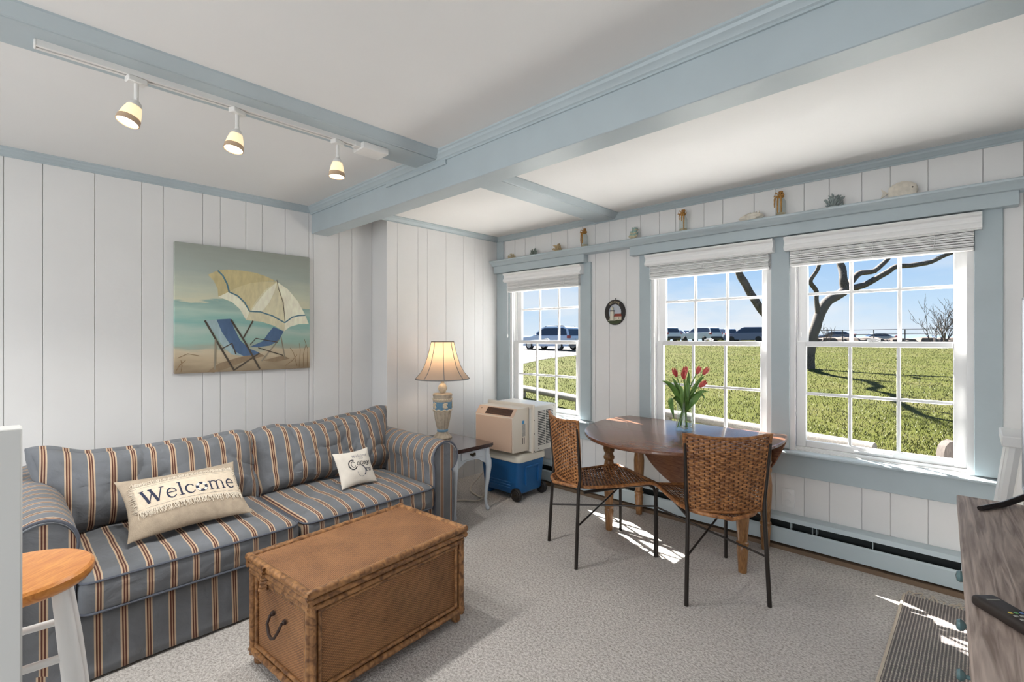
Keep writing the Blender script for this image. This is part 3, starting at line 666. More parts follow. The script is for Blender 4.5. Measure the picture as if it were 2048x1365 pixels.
# cork bottles with raffia
def bottle(x, hgt, label, seed, pap):
    R = random.Random(seed); t = thing('cork_bottle', label, 'bottle', (x, 3.325, SZ), R.uniform(-.4, .4), 'raffia-tied bottles on the shelf'); w = hgt*.17
    M().lathe([(0, .003), (w, 0), (w*1.02, .01), (w, hgt*.55), (w*.75, hgt*.66), (w*.45, hgt*.72), (w*.45, hgt*.86), (w*.55, hgt*.87), (w*.5, hgt*.89)], 16, cap=False).build('glass', 'bottle_glass', t)
    M().lathe([(w*.42, hgt*.84), (w*.46, hgt*.96), (w*.40, hgt*.97)], 12).build('cork', 'cork', t)
    M().lathe([(w*.9, .006), (w*.92, hgt*.14), (w*.5, hgt*.17), (0, hgt*.18)], 12).build('sand_fill', 'sand', t)
    if pap: M().lathe([(w*.28, hgt*.15), (w*.28, hgt*.58)], 10).build('paper_scroll', 'shell_white', t)
    m = M()
    for k_ in range(5): m.tube([(w*.56*math.cos(a_), w*.56*math.sin(a_), hgt*(.74+.02*k_)+.003*math.sin(a_)) for a_ in [2*PI*i/10 for i in range(10)]], .0035, 5, closed=True)
    for k_ in range(4):
        a_ = -PI/2+R.uniform(-1.6, .6); e_ = Vector((math.cos(a_)*w*1.25, math.sin(a_)*w*1.25, hgt*R.uniform(.08, .55)))
        m.tube([(w*.5*math.cos(a_), w*.5*math.sin(a_), hgt*.78), (w*1.15*math.cos(a_), w*1.15*math.sin(a_), hgt*.74), e_*1.02+Vector((0, 0, hgt*.12)), e_], [.004, .005, .004, .003], 5)
    for s_ in (-1, 1): m.tube([(0, -w*.6, hgt*.8), (s_*w*.7, -w*.9, hgt*.92), (s_*w*1.1, -w*.8, hgt*.78), (0, -w*.6, hgt*.79)], .004, 5)
    m.build('raffia_tie', 'raffia', t)
bottle(-2.35, .165, 'raffia-tied cork bottle on the shelf above the leftmost window', 3, False)
bottle(-1.50, .165, 'raffia-tied cork bottle on the shelf above the middle window', 5, False)
bottle(-.872, .165, 'raffia-tied cork bottle with paper inside, above the post between windows', 8, True)

# ================================================================== SOFA
def stripe_mat():
    m = bpy.data.materials.new('striped_fabric'); m.use_nodes = True; n = m.node_tree.nodes; l = m.node_tree.links; b = n['Principled BSDF']
    b.inputs['Roughness'].default_value = .88; b.inputs['Specular IOR Level'].default_value = .15
    b.inputs['Sheen Weight'].default_value = .08
    uv = n.new('ShaderNodeUVMap'); uv.uv_map = 'uv'; s = n.new('ShaderNodeSeparateXYZ'); l.new(uv.outputs[0], s.inputs[0])
    P = .079
    def op(o_, a, v=None, w=None):
        k = n.new('ShaderNodeMath'); k.operation = o_; l.new(a, k.inputs[0])
        if v is not None: k.inputs[1].default_value = v
        return k.outputs[0]
    x = op('DIVIDE', s.outputs['X'], P); x = op('FRACT', x); x = op('SUBTRACT', x, .5); x = op('ABSOLUTE', x); x = op('MULTIPLY', x, 2)
    r = n.new('ShaderNodeValToRGB'); l.new(x, r.inputs[0]); r.color_ramp.interpolation = 'CONSTANT'; E_ = r.color_ramp.elements
    E_[0].position = 0; E_[0].color = RGB(190, 160, 132); E_[1].position = .045; E_[1].color = RGB(98, 62, 54)
    for p, c in ((.17, (204, 180, 154)), (.31, (120, 123, 128))): q = E_.new(p); q.color = RGB(*c)
    t = n.new('ShaderNodeTexCoord'); z = n.new('ShaderNodeTexNoise'); z.inputs['Scale'].default_value = 7; z.inputs['Detail'].default_value = 5; l.new(t.outputs['Object'], z.inputs['Vector'])
    rr = n.new('ShaderNodeValToRGB'); rr.color_ramp.elements[0].color = (.72, .71, .68, 1); rr.color_ramp.elements[1].color = (1, 1, 1, 1); rr.color_ramp.elements[0].position = .3; rr.color_ramp.elements[1].position = .65; l.new(z.outputs['Fac'], rr.inputs[0])
    mx = n.new('ShaderNodeMixRGB'); mx.blend_type = 'MULTIPLY'; mx.inputs[0].default_value = .8; l.new(r.outputs[0], mx.inputs[1]); l.new(rr.outputs[0], mx.inputs[2]); l.new(mx.outputs[0], b.inputs['Base Color'])
    f = n.new('ShaderNodeTexNoise'); f.inputs['Scale'].default_value = 9; f.inputs['Detail'].default_value = 5; f.inputs['Distortion'].default_value = .6; l.new(t.outputs['Object'], f.inputs['Vector'])
    bp = n.new('ShaderNodeBump'); bp.inputs['Strength'].default_value = .55; bp.inputs['Distance'].default_value = .02; l.new(f.outputs['Fac'], bp.inputs['Height']); l.new(bp.outputs[0], b.inputs['Normal'])
    MT['stripe'] = m
stripe_mat(); mk('piping', RGB(92, 96, 106), .85)
sofa = thing('striped_sofa', 'blue-grey sofa with brown and cream stripes along the left wall', 'sofa', (-2.98, 1.0, 0), .012)
# frame behind and under the cushions
m = M(); m.rbox((-.47, 0, .31), (.12, .975, .29), .06, (3, 14, 6)); m.setuv(lambda p, f: (p.y, p.z)); m.build('back_frame', 'stripe', sofa)
m = M(); m.box(-.40, .52, -.86, .86, .06, .245); m.setuv(lambda p, f: (p.y, p.x)); m.build('seat_deck', 'stripe', sofa, smooth=False)
# skirt: loose cloth down to the carpet
m = M()
def sk(i, j):
    y = -.99+1.98*i/120; z = .246-.234*j/8; t = j/8
    return Vector((.540+.018*t+.007*t*noise.noise(Vector((y*5, t*1.5, 3)))+.004*t*noise.noise(Vector((y*13, t*2, 1))), y, z+.003*noise.noise(Vector((y*3, 0, 0)))*t))
m.grid(sk, 121, 9); m.setuv(lambda p, f: (p.y+.02, p.z)); o = m.build('skirt', 'stripe', sofa); sd = o.modifiers.new('thick', 'SOLIDIFY'); sd.thickness = .006
m = M()
for sy in (-1, 1):
    m.grid(lambda i, j: Vector((.552-1.08*i/30, sy*(.990+.004*noise.noise(Vector((i*.4, j*.3, sy)))), .246-.234*j/4)), 31, 5)
m.setuv(lambda p, f: (p.x, p.z)); o = m.build('side_skirt', 'stripe', sofa); sd = o.modifiers.new('thick', 'SOLIDIFY'); sd.thickness = .006
# rolled arms
pf = [(.838, .06), (.838, .30), (.834, .42)]+[(.925+.103*math.cos(math.radians(a)), .543+.103*math.sin(math.radians(a))) for a in range(205, -61, -12)]+[(.984, .44), (.985, .25), (.985, .06)]
for sy in (-1, 1):
    m = M(); nx = 26
    def f(i, j):
        y, z = pf[j]; x = -.55+1.10*i/nx; e_ = 1-.10*max(0, (i-nx+2)/2)**2
        cy, cz = .92, .45; y = cy+(y-cy)*(e_ if i > nx-2 else 1); z = cz+(z-cz)*(e_ if i > nx-2 and z > cz else 1)
        k_ = .004*noise.noise(Vector((x*6, y*9+sy*3, z*9)))
        return Vector((x, sy*(y+k_), z+k_))
    a = m.grid(f, nx+1, len(pf)); m.bm.faces.new([a[nx][j] for j in range(len(pf))]); m.bm.faces.new([a[0][j] for j in range(len(pf))])
    m.bm.faces.ensure_lookup_table(); m.bm.normal_update()
    m.setuv(lambda p, f: ((p.y+.013) if abs(f.normal.x) > .8 else p.x, p.z)); arm = m.build('arm', 'stripe', sofa)
    m = M(); m.tube([(.549, sy*(.92+(y-.92)*.96), .45+(z-.45)*(.97 if z > .45 else 1)) for y, z in pf], .0055, 6); m.build('piping', 'piping', arm)
# seat cushions
def rrect(hx, hy, r, n=6):
    P = []
    for cx, cy, a0 in ((hx-r, hy-r, 0), (-hx+r, hy-r, 90), (-hx+r, -hy+r, 180), (hx-r, -hy+r, 270)):
        P += [(cx+r*math.cos(math.radians(a0+90*i/n)), cy+r*math.sin(math.radians(a0+90*i/n))) for i in range(n+1)]
    return P
for sy, dz in ((-1, .004), (1, -.004)):
    c = (.098, sy*.419, .316+dz); hx, hy, hz = .482, .413, .077; m = M()
    def f(p, s_):
        p = p.copy(); e_ = (1-s_.x**4)*(1-s_.y**4)
        if s_.z > 0: p.z += (.018+.014*noise.noise(Vector((s_.x*2.2, s_.y*2.2+sy*5, 1)))+.005*noise.noise(Vector((s_.x*7, s_.y*4+sy*5, 2)))-.009*max(0, 1-abs(noise.noise(Vector((s_.x*2.2+.8*noise.noise(s_*3), s_.y*3.5, sy*3)))))**8)*e_
        p.x += .006*noise.noise(Vector((s_.y*4+sy*7, s_.z*2, 0)))*(1-s_.z**2)*(s_.x > .9)
        p.y += .012*noise.noise(Vector((s_.x*2.5, s_.y*2, sy*3)))*(1-s_.y**4)*(s_.z > 0)*(1-s_.x**4)
        return p
    m.rbox(c, (hx, hy, hz), .045, (34, 34, 4), f); m.setuv(lambda p, f: (p.y+.02, p.x)); cu = m.build('seat_cushion', 'stripe', sofa)
    m = M()
    for zz in (hz-.018, -hz+.018):
        k_ = .010
        m.tube([(c[0]+x, c[1]+y, c[2]+zz+.002*noise.noise(Vector((x*9, y*9, zz*50)))) for x, y in rrect(hx-.0035, hy-.0035, .05)], .005, 6, closed=True)
    m.build('piping', 'piping', cu)
# loose back cushions
for sy in (-1, 1):
    xf = Matrix.Translation((-.035, sy*.452, .372)) @ Matrix.Rotation(.02*sy, 4, 'X') @ Matrix.Rotation(-.38, 4, 'Y')
    hx, hy, hz = .115, .480, .204; m = M()
    def f(p, s_):
        p = p.copy(); q = Vector((s_.y*hy, s_.z*hz, sy*4))
        bul = (1-s_.y**4)*(1-s_.z**4)
        p.x += (1 if s_.x > 0 else -1)*abs(s_.x)*(.045*bul-.040*(1-bul))
        wr = .020*noise.noise(Vector((q.x*5, q.y*3, sy*9)))+.011*noise.noise(Vector((q.x*11, q.y*5+q.x*4, sy*3)))
        wr += .022*noise.noise(Vector((q.x*3+q.y*10, q.y*9, sy)))*max(0, -s_.z+.2)
        wq = Vector((q.x*5+1.6*noise.noise(q*4), q.y*3.2, sy*5)); wr -= .016*max(0, 1-abs(noise.noise(wq)))**7
        wq = Vector((q.x*9+q.y*6, q.y*8+1.2*noise.noise(q*6), sy*7)); wr -= .010*max(0, 1-abs(noise.noise(wq)))**8*(.4+.6*max(0, -s_.z))
        p.x += wr*(s_.x > -.5)
        p.z += .022*noise.noise(Vector((s_.y*2.6, sy*3, 0)))*(s_.z > 0)+.02*abs(s_.y)**3*s_.z
        if s_.z > 0:
            if sy < 0: p.z += .06*max(0, -s_.y-.25)**1.3*s_.z - .02*s_.z*(1-abs(s_.y+.3))*(abs(s_.y+.3) < 1)
            else: p.z += .035*max(0, s_.y+.1)*s_.z
        p.y += .014*noise.noise(Vector((q.x*3.5, q.y*6, sy*2+.5)))*(1-s_.y**4)
        if s_.z > 0 and s_.y*sy > 0: p.y += sy*.05*s_.z*abs(s_.y)**2
        p.y *= 1-.045*(1-s_.z**2)
        return p
    m.rbox((0, 0, hz), (hx, hy, hz), .085, (5, 84, 44), f)
    m.setuv(lambda p, f: (p.y+.012, p.z))
    for v in m.bm.verts: v.co = xf @ v.co
    cu = m.build('back_cushion', 'stripe', sofa)

# ================================================================== PILLOWS
def pillow(name, label, base, a_dir, b_dir, w, h, T_, mat_, group=None, pinch=.06):
    """knife-edge pillow standing on `base` (bottom middle); returns root and surface function"""
    A = Vector(a_dir).normalized(); B = Vector(b_dir).normalized(); Nn = A.cross(B).normalized(); B = Nn.cross(A)
    root = thing(name, label, 'pillow', base, 0, group)
    cen = B*h*.5+Nn*T_*.75
    def Sf(u, v, side=1, off=0):
        x = u*w/2*(1-pinch*(1-v*v)*abs(u)); y = v*h/2*(1-pinch*1.3*(1-u*u)*abs(v))
        t = T_*max(0, (1-u*u))**.55*max(0, (1-v*v))**.55
        t += .004*noise.noise(Vector((u*3, v*3, side+w*10)))*(1-u*u)*(1-v*v)
        return cen+A*x+B*y+Nn*(side*t+off)
    m = M(); n = 26
    g = lambda k: math.sin((k/n*2-1)*PI/2)
    m.grid(lambda i, j: Sf(g(i), g(j), 1), n+1, n+1); m.grid(lambda i, j: Sf(g(i), g(j), -1), n+1, n+1, flip=True)
    bmesh.ops.remove_doubles(m.bm, verts=m.bm.verts, dist=1e-4)
    m.build('cushion', mat_, root)
    return root, Sf
mk('linen_taupe', RGB(176, 160, 140), .9, var=.10, vscale=30, bump=.25, bscale=220)
mk('linen_cream', RGB(222, 206, 184), .9, var=.06, vscale=60, bump=.25, bscale=260)
mk('fringe_cream', RGB(226, 214, 196), .95)
mk('navy_ink', RGB(44, 50, 72), .85); mk('grey_ink', RGB(158, 154, 156), .85); mk('black_ink', RGB(42, 44, 50), .85); mk('white_ink', RGB(232, 226, 216), .85)
mk('cotton_white', RGB(228, 220, 208), .9, var=.05, vscale=20, bump=.2, bscale=240)
wp, SF = pillow('welcome_pillow', 'taupe lumbar pillow with a fringed cream Welcome panel on the sofa', (-2.615, .592, .398), (-.05, 1, .0), (-.78, .05, .62), .50, .335, .058, 'linen_taupe', pinch=.09)
u0, u1, v0, v1 = -.84, .93, -.30, .56
m = M(); m.grid(lambda i, j: SF(u0+(u1-u0)*i/20, v0+(v1-v0)*j/10, 1, .0018), 21, 11); m.build('panel', 'linen_cream', wp)
R = random.Random(3); m = M()
def tassel(u, v, du, dv):
    a = SF(u, v, 1, .0025); b1 = SF(max(-.99, min(.99, u+du*.5+R.uniform(-.02, .02))), v+dv*.5+R.uniform(-.02, .02), 1, .006); c1 = SF(max(-.99, min(.99, u+du+R.uniform(-.04, .04))), v+dv+R.uniform(-.03, .03), 1, .004)
    m.tube([a, b1, c1], [.0013, .0012, .0008], 4, cap=False)
for i in range(170):
    u = u0+(u1-u0)*i/169; tassel(u, v0, R.uniform(-.03, .03), -.15-.07*R.random()); tassel(u, v1, R.uniform(-.03, .03), .10+.05*R.random())
for i in range(60):
    v = v0+(v1-v0)*i/59; tassel(u0, v, -.06-.03*R.random(), R.uniform(-.04, .04)); tassel(u1, v, .05, R.uniform(-.04, .04))
m.build('fringe', 'fringe_cream', wp)['kind'] = 'stuff'
m = M()
for vv in (v0+.07, v1-.07): stroke(m, [(i/10*2-1, vv) for i in range(11)], .006, lambda x, y: SF(u0+(u1-u0)*(x+1)/2, y, 1, .0024))
m.build('border_thread', 'navy_ink', wp, norm=False)
tw = text_width('Welcome'); k_ = (u1-u0)*.93/tw; ub = u0+(u1-u0)*.045; ar = .50/.335*1.0
def tfn(x, y): return SF(ub+x*k_, -.115+y*k_*ar*1.02, 1, .0028)
letters('Welc', tfn).build('lettering', 'navy_ink', wp, smooth=False, norm=False)
letters('me', lambda x, y: tfn(x+text_width('Welco'), y)).build('lettering', 'navy_ink', wp, smooth=False, norm=False)
ox = sum(GL[c][0] for c in 'Welc')
for part, mt_, segs in (('life_ring', 'navy_ink', [(0, 360)]), ('ring_band', 'white_ink', [(20, 65), (110, 155), (200, 245), (290, 335)])):
    m = M()
    for a0, a1 in segs: stroke(m, arc(ox+.25, .245, .19, .215, a0, a1, 22), .13 if part == 'life_ring' else .11, (lambda x, y: SF(ub+x*k_, -.115+y*k_*ar*1.02, 1, .0027 if part == 'life_ring' else .0031)))
    m.build(part, mt_, wp, smooth=False, norm=False)
sp, SG = pillow('cottage_pillow', 'small white pillow with script lettering leaning in the sofa corner', (-2.705, 1.468, .395), (-.02, 1, .015), (-.50, -.03, .86), .235, .225, .038, 'cotton_white', pinch=.08)
def put(s, u, v, sc, mt_, slant=0, nm='lettering'):
    a2 = sc*.235/.225
    letters(s, lambda x, y: SG(u+(x+slant*y)*sc, v+y*a2, 1, .0012), bold=1.5).build(nm, mt_, sp, smooth=False, norm=False)
put('Welcome', -.18, .50, .235, 'grey_ink', .2); put('to our', .14, .36, .125, 'grey_ink', .2)
put('ottage', -.04, .03, .33, 'black_ink', .15); put('en', .42, -.38, .34, 'navy_ink', .1)
fn = lambda x, y: SG(x, y, 1, .0013)
for a_ in ((arc(-.24, .12, .22, .27, 60, 330, 20), .055), (arc(-.22, .12, .11, .16, 30, 330, 14), .03)):
    m = M(); stroke(m, *a_, fn); m.build('lettering', 'black_ink', sp, smooth=False, norm=False)
m = M(); stroke(m, arc(.16, -.30, .24, .30, 80, -60, 16), .05, fn); m.build('lettering', 'navy_ink', sp, smooth=False, norm=False)
m = M(); stroke(m, arc(.14, -.32, .22, .30, -60, -180, 12), .025, fn); m.build('lettering', 'grey_ink', sp, smooth=False, norm=False)

# ================================================================== WICKER TRUNK
def weave_mat(name, c_dark, c_light, per=.0085, rough=.5, bump=.9):
    m = bpy.data.materials.new(name); m.use_nodes = True; n = m.node_tree.nodes; l = m.node_tree.links; b = n['Principled BSDF']; b.inputs['Roughness'].default_value = rough
    uv = n.new('ShaderNodeUVMap'); uv.uv_map = 'uv'; t = n.new('ShaderNodeTexCoord')
    ck = n.new('ShaderNodeSeparateXYZ'); l.new(uv.outputs[0], ck.inputs[0])
    def op(o_, a, bb=None):
        k = n.new('ShaderNodeMath'); k.operation = o_
        for i, q in enumerate((a, bb)):
            if q is None: continue
            if isinstance(q, (int, float)): k.inputs[i].default_value = q
            else: l.new(q, k.inputs[i])
        return k.outputs[0]
    U = op('MULTIPLY', ck.outputs['X'], PI/per); V = op('MULTIPLY', ck.outputs['Y'], PI/(per*.62))
    a = op('MULTIPLY', op('SINE', U), op('SINE', V)); ab = op('ABSOLUTE', a); su = op('ABSOLUTE', op('SINE', V))
    hgt = op('ADD', op('MULTIPLY', a, .35), op('MULTIPLY', su, .5))
    x = n.new('ShaderNodeTexNoise'); x.inputs['Scale'].default_value = 7; x.inputs['Detail'].default_value = 6; l.new(t.outputs['Object'], x.inputs['Vector'])
    x2 = n.new('ShaderNodeTexNoise'); x2.inputs['Scale'].default_value = 130; l.new(t.outputs['Object'], x2.inputs['Vector'])
    h2 = op('ADD', op('MULTIPLY', hgt, .65), op('ADD', op('MULTIPLY', x.outputs['Fac'], .45), op('MULTIPLY', x2.outputs['Fac'], .3)))
    r = n.new('ShaderNodeValToRGB'); r.color_ramp.elements[0].position = .28; r.color_ramp.elements[1].position = .85; r.color_ramp.elements[0].color = c_dark; r.color_ramp.elements[1].color = c_light
    l.new(h2, r.inputs[0]); l.new(r.outputs[0], b.inputs['Base Color'])
    bp = n.new('ShaderNodeBump'); bp.inputs['Strength'].default_value = bump; bp.inputs['Distance'].default_value = .003; l.new(hgt, bp.inputs['Height']); l.new(bp.outputs[0], b.inputs['Normal'])
    MT[name] = m
weave_mat('trunk_weave', RGB(78, 44, 22), RGB(190, 136, 90), per=.0075)
mk('dark_leather', RGB(52, 34, 26), .6)
tk = thing('storage_chest', 'brown wicker trunk with rattan pole edges in front of the sofa', 'chest', (-1.896, 1.058, 0), .085)
domuv = lambda p, f: ((p.y, p.z) if abs(f.normal.x) > .7 else ((p.x, p.z) if abs(f.normal.y) > .7 else (p.y, p.x)))
def wbox(nm, *a):
    m = M().box(*a, .003); m.bm.normal_update(); m.setuv(domuv); return m.build(nm, 'trunk_weave', tk)
wbox('woven_body', -.218, .218, -.358, .358, .045, .385); lid = wbox('woven_lid', -.222, .222, -.362, .362, .387, .428)
def pole(nm, a, b, r, par=tk):
    a, b = Vector(a), Vector(b); Ln = (b-a).length; k = max(6, int(Ln/.02)); pts = []; rs = []
    off = rnd.uniform(0, .1); nodes = [off+.11*q+rnd.uniform(-.02, .02) for q in range(12)]
    for i in range(k+1):
        s_ = Ln*i/k; dmin = min(abs(s_-q) for q in nodes); pts.append(a+(b-a)*i/k); rs.append(r*(1+.16*math.exp(-(dmin/.006)**2)))
    return M().tube(pts, rs, 10).build(nm, 'rattan', par)
X_, Y_ = .228, .368
for zz, r_ in ((.424, .015), (.398, .012)):
    for s_ in (-1, 1):
        pole('rattan_pole', (s_*(X_+.004), -Y_-.016, zz), (s_*(X_+.004), Y_+.016, zz), r_, lid); pole('rattan_pole', (-X_-.016, s_*(Y_+.004), zz), (X_+.016, s_*(Y_+.004), zz), r_, lid)
for s_ in (-1, 1):
    for zz, r_ in ((.372, .011), (.058, .013)):
        pole('rattan_pole', (s_*X_, -Y_, zz), (s_*X_, Y_, zz), r_); pole('rattan_pole', (-X_, s_*Y_, zz), (X_, s_*Y_, zz), r_)
    for t_ in (-1, 1):
        pole('rattan_pole', (s_*(X_-.002), t_*(Y_-.010), .04), (s_*(X_-.002), t_*(Y_-.010), .384), .014)
        pole('rattan_pole', (s_*(X_-.010), t_*(Y_-.002), .04), (s_*(X_-.010), t_*(Y_-.002), .384), .013)
        pole('rattan_pole', (s_*(X_-.006), t_*(Y_-.038), .07), (s_*(X_-.006), t_*(Y_-.038), .362), .008)
        pole('rattan_pole', (s_*(X_-.036), t_*(Y_-.006), .07), (s_*(X_-.036), t_*(Y_-.006), .362), .008)
    for zz in (.352, .080):
        pole('rattan_pole', (s_*(X_-.006), -Y_+.03, zz), (s_*(X_-.006), Y_-.03, zz), .008); pole('rattan_pole', (-X_+.03, s_*(Y_-.006), zz), (X_-.03, s_*(Y_-.006), zz), .008)
for s_ in (-1, 1):
    for t_ in (-1, 1): M().lathe([(.012, 0), (.020, .006), (.022, .02), (.016, .04), (.012, .048)], 14, (s_*.205, t_*.345, 0)).build('bun_foot', 'rattan', tk)
    ye = s_*(Y_-.004)
    m = M(); m.tube([(-.045, ye+s_*.012, .262), (-.042, ye+s_*.026, .235), (-.020, ye+s_*.030, .205), (.0, ye+s_*.031, .198), (.02, ye+s_*.030, .205), (.042, ye+s_*.026, .235), (.045, ye+s_*.012, .262)], .0055, 8)
    for x in (-.045, .045): m.lathe([(.010, 0), (.009, .008), (.004, .012)], 10, xf=Matrix.Translation((x, ye, .262)) @ Matrix.Rotation(-s_*PI/2, 4, 'X'))
    m.build('carry_handle', 'dark_leather', tk)
m = M()
for k_ in range(7): m.tube([(-.135+.012*k_*.3, -Y_-.004, .345+.013*k_), (-.10+.006*k_, -Y_-.024, .340+.015*k_), (-.075, -Y_-.006, .350+.012*k_)], .006, 6)
m.build('rattan_binding', 'rattan', tk)

# ================================================================== SIDE TABLE AND LAMP
mk('pale_blue_paint', RGB(206, 214, 222), .4, var=.04, vscale=12); mk('old_brass', RGB(70, 60, 44), .4, metal=.7)
st = thing('side_table', 'pale blue side table with dark top and curved legs beside the sofa', 'table', (-2.92, 2.355, 0))
M().prism([(x, y) for x, y in rrect(.285, .195, .015, 3)], .488, .508, 'z').build('table_top', 'dark_wood', st, angle=60)
M().prism([(x, y) for x, y in rrect(.278, .188, .012, 3)], .478, .489, 'z').build('top_moulding', 'dark_wood', st)
def scal(w):   # front rail with a scalloped lower edge
    n = 24; low = [(-w+2*w*i/n, .385-.045*(0.5-.5*math.cos(PI*min(1, abs(1-2*i/n)*1.3)))+.012*math.exp(-((1-2*i/n)/.12)**2)*-1+.0) for i in range(n+1)]
    low = [(x, .405-.050*max(0, abs(x)/w-.35)/.65) for x, z in low]
    return [(-w, .478)]+low+[(w, .478)]
for sx in (-1, 1): M().prism(scal(.145), sx*.245-.008, sx*.245+.008, 'x').build('apron', 'pale_blue_paint', st)
for sy in (-1, 1): M().prism(scal(.235), sy*.155-.008, sy*.155+.008, 'y').build('apron', 'pale_blue_paint', st)
dr = M().box(.253, .260, -.105, .105, .415, .472, .003).build('drawer', 'pale_blue_paint', st)
m = M(); m.prism([(-.030, .452), (-.018, .458), (0, .454), (.018, .458), (.030, .452), (.022, .444), (.012, .438), (0, .430), (-.012, .438), (-.022, .444)], .260, .263, 'x')
m.tube([(.264, -.020, .449), (.272, -.018, .441), (.274, 0, .436), (.272, .018, .441), (.264, .020, .449)], .003, 6); m.build('drawer_pull', 'old_brass', dr)
def cabriole(sx, sy):
    P = [(.0, .478, .024), (.0, .42, .025), (.012, .37, .026), (.016, .33, .022), (.010, .25, .017), (.0, .16, .013), (-.004, .08, .011), (.0, .04, .011), (.008, .018, .015), (.010, .004, .014)]
    m = M(); m.tube([(sx*(.243+d*.8), sy*(.153+d*.8), z) for d, z, r_ in P], [r_ for d, z, r_ in P], 10); return m
for sx in (-1, 1):
    for sy in (-1, 1): cabriole(sx, sy).build('leg', 'pale_blue_paint', st, angle=60)
# lamp
mk('lamp_stone', RGB(184, 170, 150), .65, var=.18, vscale=30, bump=.3, bscale=60); mk('lamp_blue', RGB(112, 152, 178), .5, var=.12, vscale=30); mk('lamp_ivory', RGB(214, 198, 172), .6, var=.12, vscale=40)
m = bpy.data.materials.new('lamp_shade_fabric'); m.use_nodes = True; n = m.node_tree.nodes; l = m.node_tree.links; n.clear()
o_ = n.new('ShaderNodeOutputMaterial'); d1 = n.new('ShaderNodeBsdfDiffuse'); d1.inputs[0].default_value = (.60, .50, .42, 1); t1 = n.new('ShaderNodeBsdfTranslucent'); t1.inputs[0].default_value = (.85, .62, .42, 1)
x1 = n.new('ShaderNodeMixShader'); x1.inputs[0].default_value = .42; l.new(d1.outputs[0], x1.inputs[1]); l.new(t1.outputs[0], x1.inputs[2]); l.new(x1.outputs[0], o_.inputs[0]); MT['lamp_shade_fabric'] = m
mk('shade_trim', RGB(128, 128, 126), .8)
LX, LY, LZ = -3.06, 2.39, .508
lp = thing('table_lamp', 'lit table lamp with a bell shade and carved blue urn base', 'lamp', (LX, LY, LZ))
flute = lambda a, z: 1+.05*math.cos(14*a)
M().lathe([(.070, 0), (.072, .006), (.062, .018), (.050, .032), (.040, .046), (.038, .052)], 42, wob=lambda a, z: 1+.06*math.cos(14*a)).build('foot', 'lamp_stone', lp)
M().lathe([(.040, .050), (.044, .054), (.044, .066), (.040, .070)], 28).build('blue_collar', 'lamp_blue', lp)
M().lathe([(.040, .068), (.048, .10), (.058, .15), (.066, .20), (.070, .222)], 56, wob=flute).build('fluted_urn', 'lamp_stone', lp)
m = M(); m.tube([(.072*math.cos(a), .072*math.sin(a), .224+.004*math.sin(10*a)) for a in [2*PI*i/60 for i in range(60)]], .006, 6, closed=True); m.build('garland_ring', 'lamp_ivory', lp)
bb = M().lathe([(.070, .226), (.074, .235), (.074, .285), (.076, .290)], 36).build('blue_band', 'lamp_blue', lp)
M().lathe([(.074, .288), (.076, .295), (.073, .325), (.076, .335), (.078, .345), (.074, .352), (.03, .356)], 40, wob=lambda a, z: 1+.012*math.cos(9*a+z*90)).build('carved_rim', 'lamp_stone', lp)
m = M()
for k_ in range(5):
    a = 2*PI*k_/5+.9
    for j in range(7):
        b_ = 2*PI*j/7; rr = .0 if j == 0 else .017
        px, pz = rr*math.cos(b_)*.9, rr*math.sin(b_)
        m.lathe([(.010, 0), (.008, .004), (0, .006)], 8, xf=Matrix.Rotation(a, 4, 'Z') @ Matrix.Translation((.0735, px, .262+pz)) @ Matrix.Rotation(PI/2, 4, 'Y'))
        m.lathe([(.007, 0), (.005, .003), (0, .005)], 8, xf=Matrix.Rotation(a+2*PI*j/35, 4, 'Z') @ Matrix.Translation((.075, 0, .31)) @ Matrix.Rotation(PI/2, 4, 'Y'))
m.build('carved_flowers', 'lamp_ivory', lp)
M().lathe([(.012, .354), (.018, .36), (.030, .375), (.037, .392), (.034, .408), (.024, .424), (.014, .432), (.013, .455), (.010, .458)], 32, wob=lambda a, z: 1+.05*math.cos(10*a)*(z < .40)).build('artichoke_knob', 'lamp_ivory', lp)
M().tube([(0, 0, .455), (0, 0, .60)], .006, 8).build('socket_stem', 'old_brass', lp)
pr = [(.212, .470), (.170, .520), (.140, .575), (.118, .640), (.100, .705), (.087, .765)]
M().lathe(pr, 48, cap=False).build('shade', 'lamp_shade_fabric', lp, angle=60)
m = M(); off = YAW+.2
for k_ in range(8): m.tube([((r_+.001)*math.cos(off+2*PI*k_/8), (r_+.001)*math.sin(off+2*PI*k_/8), z) for r_, z in pr], .0028, 5)
for r_, z in (pr[0], pr[-1]): m.tube([(r_*math.cos(2*PI*i/48), r_*math.sin(2*PI*i/48), z) for i in range(48)], .0045, 6, closed=True)
m.build('shade_piping', 'shade_trim', lp)
M().lathe([(0, .60), (.018, .605), (.03, .63), (.03, .655), (.018, .68), (0, .685)], 16).build('bulb', 'bulb_glow', lp)
lamp('lamp_bulb', 'POINT', (LX, LY, LZ+.66), 4, (1, .76, .50), shadow_soft_size=.05)

